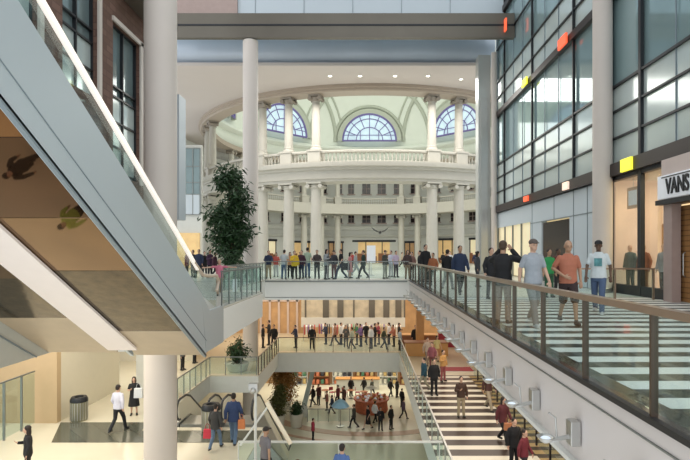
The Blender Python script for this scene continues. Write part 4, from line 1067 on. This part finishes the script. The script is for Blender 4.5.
person(460, 27, 0, 'man in navy jacket over a pale blue shirt near the rail', (.02, .035, .08), DARK, pos='walk', rz=.1, h=1.80, topk='jacket', skin='tan', near=False)
person(447.5, 24, 0, 'person in black top walking behind the navy jacket man', BLK, (.25, .25, .25), rz=2.5, pos='walk', h=1.68)
person(477.5, 22, 0, 'woman in dark clothes with pale bag right of navy jacket man', (.05, .05, .06), (.05, .05, .06), rz=1.2, h=1.62, hairk='hair_long')
person(425.5, 20.5, 0, 'tall person in black coat left of a rotunda column', BLK, BLK, rz=.5, h=1.95, topk='jacket')
person(433, 21.5, 0, 'short person in orange brown top at the bridge corner', (.35, .12, .05), DARK, rz=-.6, h=1.55, skin='tan')
person(420, 18.4, 0, 'person in dark jacket left of the black coated one', DARK, DARK, rz=-1.4, h=1.68, topk='jacket')
# t-shirt print
# --- bridge crowd (px, scale, top colour, bottom colour, pose, rz, hair kind, label)
G = None
crowd = [
 (268.5, 16.4, NAVY, KH, 'rail', .2, 'hair_short', 'shirt_long', 'trousers', 1.70, 'person in navy top and khaki trousers beside the round column'),
 (276, 15.2, (.5, .1, .08), (.5, .5, .5), 'stand', 0, 'hair_long', 'shirt_short', 'trousers', 1.60, 'woman in red top behind the bridge rail near the round column'),
 (284, 16.6, (.45, .48, .50), JEAN, 'rail', 3.0, 'hair_short', 'shirt_short', 'trousers', 1.75, 'person in pale grey shirt and jeans with back turned on bridge'),
 (290, 15.8, (.6, .3, .15), DARK, 'stand', .3, 'hair_long', 'shirt_short', 'trousers', 1.62, 'woman in orange top next to the yellow jacket'),
 (294.5, 16.6, (.75, .48, .03), DARK, 'phone', .4, 'hair_short', 'jacket', 'trousers', 1.68, 'person in bright yellow jacket leaning at the bridge rail'),
 (301.5, 16.4, (.06, .02, .04), NAVY, 'stand', -.4, 'hair_short', 'shirt_long', 'trousers', 1.72, 'person in dark maroon top right of the yellow jacket'),
 (307.5, 15.9, (.40, .50, .38), JEAN, 'stand', 2.8, 'hair_short', 'shirt_short', 'trousers', 1.90, 'tall person in pale green shirt and jeans on bridge'),
 (317, 16.5, (.08, .06, .06), (.10, .10, .11), 'rail', .1, 'hair_short', 'shirt_long', 'trousers', 1.74, 'person in brown black top alone at middle of bridge rail'),
 (326.5, 16.9, (.30, .32, .33), (.03, .03, .035), 'phone', 1.0, 'hair_long', 'jacket', 'trousers', 1.78, 'person in grey jacket with backpack at bridge rail'),
 (334, 16.2, (.04, .04, .05), (.12, .03, .03), 'stand', -.5, 'cap', 'shirt_long', 'trousers', 1.72, 'person in black top and dark red trousers on bridge'),
 (341, 16.9, BLK, NAVY, 'walk', -1.2, 'hair_short', 'shirt_short', 'trousers', 1.78, 'person in black vest over white sleeves at bridge rail'),
 (350, 16.2, (.55, .25, .25), (.60, .35, .30), 'stand', 1.3, 'hair_long', 'dress', 'trousers', 1.60, 'woman in salmon pink dress walking on bridge'),
 (355.5, 15.0, (.35, .37, .38), (.35, .37, .38), 'walk', 1.5, 'hair_short', 'shirt_long', 'trousers', 1.66, 'person in light grey clothes behind the pink dress'),
 (363.5, 16.6, (.02, .04, .03), DARK, 'walk', -1.5, 'hair_short', 'jacket', 'trousers', 1.72, 'person in dark green coat striding left of the white board'),
 (385, 16.4, (.06, .06, .05), (.35, .33, .28), 'phone', .8, 'cap', 'shirt_long', 'trousers', 1.72, 'person in pale cap with camera, khaki trousers on bridge'),
 (391, 15.2, (.55, .57, .68), (.50, .50, .52), 'stand', -.7, 'hair_short', 'shirt_long', 'trousers', 1.72, 'person in pale lilac shirt behind the capped photographer'),
 (396, 15.6, (.55, .45, .60), (.08, .06, .08), 'stand', .6, 'hair_short', 'shirt_short', 'trousers', 1.70, 'person in lilac t-shirt and dark trousers on bridge'),
 (407.5, 16.6, (.07, .04, .04), (.30, .20, .14), 'stand', .2, 'hair_long', 'shirt_long', 'trousers', 1.72, 'long haired woman in brown at the right end of bridge'),
 (412, 16.4, (.22, .12, .10), BLK, 'phone', -.6, 'hair_short', 'shirt_long', 'trousers', 1.62, 'person in reddish brown top beside the long haired woman'),
]
for c in crowd: person(c[0], c[1], 0, c[10], c[2], c[3], pos=c[4], rz=c[5], hairk=c[6], topk=c[7], botk=c[8], h=c[9])
bag(345.8, 17.0, .55, 'black shoulder bag held by person at the bridge rail', BLK, .5, .42)
bag(329.5, 16.98, .95, 'grey backpack worn on the bridge', (.05, .05, .06), .32, .4, .18)
for i, (px, s, c, h) in enumerate(((187, 16.2, (.12, .03, .03), 1.72), (193, 15.6, DARK, 1.75), (199, 16.0, NAVY, 1.78), (204.5, 15.4, BLK, 1.66), (210, 15.9, (.05, .02, .05), 1.76), (215, 16.1, (.08, .03, .05), 1.60))):
    person(px, s, 0, 'dark clothed person in the group left of the tree, %s from left' % nth[i], c, DARK, pos=['stand', 'phone', 'walk'][i % 3], rz=.5*i-1, h=h, topk='jacket', skin=['tan', 'light'][i % 2])
person(219.5, 27.6, 0, 'child in pink top with arms spread on the escalator landing', (.60, .18, .26), (.35, .28, .20), pos='arms_out', rz=.3, h=1.30, topk='shirt_short', hair=(.45, .35, .18), near=False)
# people deeper in rotunda
rg = random.Random(5)
deep = [(300, 9.6), (320, 9.0), (335, 8.6), (352, 9.2), (402, 9.0), (411, 10.2), (443, 9.6), (450, 12.6), (476, 12.0), (486, 13.0)]
pal = [('black', BLK), ('white', WHT), ('dark blue', NAVY), ('red', (.35, .05, .05)), ('beige', (.5, .4, .3)), ('grey', GRY)]
for i, (px, s) in enumerate(deep):
    n_, c = pal[i % 6]
    person(px, s, 0, 'distant person in %s top standing in the rotunda, %s from left' % (n_, nth[i]), c, DARK, pos=['stand', 'walk', 'stride'][i % 3], rz=rg.uniform(-3, 3), h=1.7)

# people below the escalator, seen mirrored in its bronze soffit
person(0, 1, Z1, 'person in lime green top below the near escalator, mirrored in its soffit', (.45, .60, .12), DARK, pos='walk', rz=1.2, h=1.75, xy=(-8.4, 10.9), skin='tan')
person(0, 1, Z1, 'person in dark clothes below the near escalator, mirrored in its soffit', DARK, DARK, pos='walk', rz=1.4, h=1.75, xy=(-9.4, 9.4))
# --- level -1 people
person(118, 25.4, Z1, 'man in white shirt and dark trousers on dark stone floor', (.62, .62, .72), DARK, pos='walk', rz=2.9, h=1.85, near=False)
person(134, 23.0, Z1, 'woman in black dress holding a white bag near the corridor', BLK, BLK, pos='phone', rz=.3, h=1.66, topk='dress', hairk='hair_long')
bag(138.5, 23.4, Z1+.85, 'white shopping bag held by woman in black dress', WHT, .38, .42)
person(28, 32.4, Z1, 'woman in black looking at phone at bottom left corner', BLK, BLK, pos='phone', rz=-1.0, h=1.70, hairk='hair_long', near=True)
person(215.5, 27.9, Z1, 'woman in dark jacket and jeans carrying a red bag', (.045, .045, .045), (.12, .18, .27), pos='walk', rz=3.0, h=1.62, topk='jacket', near=True)
bag(207.5, 27.6, Z1+.32, 'red shopping bag beside woman in dark jacket', (.65, .05, .08), .3, .34)
person(233.5, 27.2, Z1, 'man in blue jacket and jeans walking to the escalator', (.03, .055, .14), (.10, .16, .25), pos='stride', rz=3.2, h=1.88, topk='jacket', near=True, skin='tan')
bag(241.5, 27.4, Z1+.62, 'orange bag held by man in blue jacket', (.65, .22, .08), .26, .34)
person(265.5, 33.2, Z1, 'man in grey shirt and dark cap at bottom by the white frame', (.16, .15, .16), DARK, pos='walk', rz=2.4, h=1.78, skin='tan', topk='shirt_short', hairk='cap', near=True)
person(297.5, 38.0, Z1, 'brown haired person cropped by the bottom edge', (.25, .15, .08), DARK, rz=1, h=1.58, hair=(.15, .08, .03), near=True)
person(342, 36.0, Z1, 'dark haired person in blue shirt at the bottom edge', (.08, .15, .35), DARK, rz=2.8, h=1.72, near=True, topk='shirt_short')
walk = [
 (424, 19.6, (.02, .07, .10), (.40, .36, .26), 'walk', -1.2, 'hair_short', 'jacket', 'trousers', 1.70, 'person in dark teal jacket leaning at left rail of striped walkway'),
 (434, 20.2, BLK, BLK, 'stand', .2, 'hair_short', 'jacket', 'trousers', 1.80, 'person in long black coat standing at the top of the stripes'),
 (443, 18.2, (.55, .30, .10), (.30, .08, .08), 'phone', .6, 'hair_short', 'shirt_long', 'trousers', 1.72, 'person in orange and yellow top holding a garment'),
 (432, 16.6, (.25, .08, .10), (.15, .05, .05), 'stand', -.4, 'hair_short', 'shirt_long', 'trousers', 1.66, 'person in dark red top behind the black coat'),
 (437, 15.3, (.60, .52, .25), (.4, .2, .1), 'walk', .4, 'hair_long', 'shirt_short', 'skirt', 1.66, 'woman in pale yellow top in the walkway group'),
 (427.5, 15.9, (.45, .35, .28), (.25, .18, .14), 'walk', .2, 'hair_short', 'shirt_long', 'trousers', 1.74, 'person in tan top farthest back in the walkway group'),
 (461, 23.3, (.06, .03, .02), (.36, .29, .19), 'phone', .1, 'hair_short', 'shirt_long', 'trousers', 1.74, 'man in dark brown top and khaki trousers on the stripes'),
 (488.5, 22.3, (.08, .035, .03), (.38, .31, .22), 'walk', .5, 'hair_short', 'shirt_long', 'trousers', 1.78, 'person in dark red brown top and khaki trousers at right'),
 (503, 27.0, (.10, .02, .025), BLK, 'walk', .5, 'hair_long', 'jacket', 'trousers', 1.70, 'woman in dark red jacket with long hair at lower right'),
 (514, 31.0, BLK, BLK, 'stand', .3, 'hair_short', 'jacket', 'trousers', 1.70, 'person in black jacket in front of the red jacket woman'),
 (524, 32.5, (.16, .02, .03), DARK, 'walk', .8, 'hair_short', 'shirt_long', 'trousers', 1.60, 'person in crimson top under the fascia at lower right'),
 (415.5, 13.7, BLK, BLK, 'stand', 0, 'hair_short', 'jacket', 'trousers', 1.8, 'person in black standing beside the orange brown pillar'),
]
for c in walk: person(c[0], c[1], Z1, c[10], c[2], c[3], pos=c[4], rz=c[5], hairk=c[6], topk=c[7], botk=c[8], h=c[9], near=c[1] > 26)
bag(508, 28.2, Z1+.75, 'tan handbag held by woman in dark red jacket', (.45, .18, .08), .3, .26)
gal = [(263, 13.4, BLK, 1.75), (269, 13.0, DARK, 1.9), (274, 13.6, BLK, 1.8), (296, 13.4, NAVY, 1.7), (312, 13.6, BLK, 1.75), (346, 13.3, (.1, .1, .1), 1.65), (352, 13.6, (.5, .55, .45), 1.6), (361, 13.2, (.2, .12, .3), 1.7), (371, 13.5, WHT, 1.7), (375, 13.2, BLK, 1.75), (384, 13.6, (.06, .08, .05), 1.6), (394, 13.2, (.4, .15, .1), 1.65), (341, 12.95, WHT, 1.7), (357, 12.95, (.05, .2, .1), 1.65), (366, 12.9, BLK, 1.7), (379, 12.9, (.3, .05, .08), 1.7), (389, 12.95, WHT, 1.7), (399, 12.9, BLK, 1.65), (335, 13.1, (.3, .15, .1), 1.7), (326, 12.9, NAVY, 1.65), (400, 13.8, (.4, .45, .5), 1.6)]
gw_ = ['black', 'dark grey', 'black', 'navy', 'black', 'charcoal', 'pale green', 'purple', 'white', 'black', 'olive', 'rust', 'white', 'dark green', 'black', 'crimson', 'white', 'black', 'brown', 'navy', 'pale grey']
for i, (px, s, c, h) in enumerate(gal):
    person(px, s, Z1, 'person, %s top on far lower gallery, %s' % (gw_[i], (nth[i]+' from left in the railing row') if i < 12 else (nth[sorted(q[0] for q in gal[12:]).index(px)]+' from left in the rear row')), c, DARK, pos=['stand', 'phone', 'walk', 'rail'][i % 4], rz=rg.uniform(-2, 2), h=h)
person(182.5, 16.6, Z1, 'person in grey at left end of the lower gallery beside near column', (.16, .17, .18), DARK, rz=1.4, h=1.7)
person(194.5, 15.6, Z1, 'dark haired person half hidden below the landing tip', DARK, DARK, rz=1.4, h=1.7)
# --- level -2 people
low = [(313, 14.6, (.35, .03, .06), 1.55, 'person in red coat standing alone on bottom level'),
 (368, 13.7, BLK, 1.75, 'woman in long black dress near the orange kiosk'),
 (375, 13.2, WHT, 1.65, 'person in white top striding before the kiosk'),
 (380.5, 13.8, DARK, 1.7, 'person in dark top between the white top and the pair'),
 (391, 13.7, BLK, 1.75, 'person in black right of the kiosk group'),
 (354, 13.6, (.06, .06, .05), 1.75, 'person in dark jacket beside the blue canopy'),
 (390.5, 11.2, BLK, 1.7, 'person in black in the pair behind the kiosk, left one'),
 (397, 11.2, DARK, 1.7, 'person in dark coat in the pair behind the kiosk, right one'),
 (402, 12.0, BLK, 1.6, 'person in black by the right wall of bottom level'),
 (403.5, 12.9, (.12, .08, .12), 1.6, 'person in plum top nearest the right wall below'),
 (313, 11.9, BLK, 1.75, 'person in black left in the crowd behind bottom level railing'),
 (318.5, 11.8, (.1, .03, .03), 1.75, 'person in dark maroon second in the crowd below'),
 (327, 12.2, (.3, .12, .1), 1.6, 'person in rust top third in the crowd below'),
 (332, 12.5, (.02, .04, .10), 1.5, 'person in navy top near middle of crowd below'),
 (338, 11.8, (.16, .03, .05), 1.7, 'person in burgundy top in the crowd below'),
 (344, 12.0, (.12, .06, .05), 1.8, 'person in brown coat at right end of the crowd below'),
 (351, 11.1, BLK, 1.7, 'person in black deep on the bottom level left of counter'),
 (364, 11.0, DARK, 1.6, 'person in dark top before the white display counter'),
 (372, 11.2, (.1, .12, .1), 1.65, 'person in dark green before the white display counter')]
for i, (px, s, c, h, lb) in enumerate(low):
    person(px, s, Z2, lb, c, DARK if i != 2 else BLK, pos=['stand', 'walk', 'stride', 'phone'][i % 4], rz=rg.uniform(-2.5, 2.5), h=h, topk='dress' if i == 1 else 'jacket')

# mannequins in the shop window
def mannequin(x, y, c1, c2, label):
    t = person(0, 1, .05, label, c1, c2, pos='stand', rz=-1.2, h=1.8, xy=(x, y), topk='jacket', hairk=None)
    t.name = 'mannequin'; t['category'] = 'mannequin'
    MB().lathe([(.25, -.03), (.25, .0), (.001, .005)], n=20).build('stand_plate', M['steel'], t)
mannequin(10.4, 20.3, (.06, .10, .09), (.04, .07, .06), 'mannequin in dark green coat behind the shop window')
mannequin(10.5, 19.5, (.30, .12, .07), (.25, .14, .09), 'mannequin in brown outfit beside the window mullion')
mannequin(10.4, 18.0, (.35, .36, .40), BLK, 'mannequin in grey top and black skirt beside the pink pier')

# ================================================================== LIGHTS, WORLD, CAMERA
wd = bpy.data.worlds.new('world'); sc.world = wd; wd.use_nodes = True
bg = wd.node_tree.nodes['Background']; bg.inputs['Color'].default_value = (.93, .97, 1.0, 1); bg.inputs['Strength'].default_value = 1.35
def area(name, loc, size, power, col=(1, 1, 1), rot=(0, 0, 0), sy=None):
    l = bpy.data.lights.new(name, 'AREA'); l.energy = power; l.color = col; l.shape = 'RECTANGLE'; l.size = size; l.size_y = sy or size
    o = bpy.data.objects.new(name, l); COL.objects.link(o); o.location = loc; o.rotation_euler = rot; return o
area('rotunda_fill', (.9, 66.4, 37.5), 10, 2300, (1, .98, .92))  # unseen light added to brighten the dome from above
area('dome_fill', (.9, 66.4, 10.0), 16, 2000, (.97, 1, .95), (PI, 0, 0))  # unseen upward light added for the inside of the dome
area('rotunda_floor_fill', (.9, 66.4, 15.5), 22, 3000, (1, .97, .9))  # unseen light added over the rotunda floor
area('front_concourse_fill', (0, 43.0, 15.0), 24, 2600, (1, .96, .9), sy=6)  # unseen area light filling the concourse, no fitting modelled
area('gallery_fill', (-2, 41.5, -1.3), 20, 950, (1, .86, .68), sy=7)  # unseen light added below the slab to fill the gallery
area('lower_walk_fill', (6.0, 20, -1.2), 6, 800, (1, .90, .78), sy=22)  # unseen light added because the walkway lies under a slab
area('lower_left_fill', (-11, 18, -1.1), 9, 620, (1, .91, .76), sy=12)  # unseen light added under the landing for the lower left floor
area('bottom_fill', (-3, 45, Z1-1.1), 16, 2000, (1, .93, .80), sy=14)  # unseen light added to brighten the bottom level
area('corridor_fill', (-12, 30, -1.3), 5, 220, (1, .9, .7), sy=6)  # unseen light added for the lower corridor
area('shop_fill', (11.2, 16, 4.3), 2, 220, (1, .85, .62), sy=8)  # unseen fill light inside the shop, no fitting modelled
cd = bpy.data.cameras.new('camera'); cam = bpy.data.objects.new('camera', cd); COL.objects.link(cam); sc.camera = cam
cam.location = (0, 0, EYE); cam.rotation_euler = (PI/2, 0, 0)
cd.sensor_width = 36; cd.lens = F/690*36; cd.shift_x = -(CX-345)/690; cd.shift_y = (CY-230)/690
cd.clip_end = 500
sc.view_settings.view_transform = 'Standard'; sc.view_settings.look = 'None'; sc.view_settings.exposure = 0.0
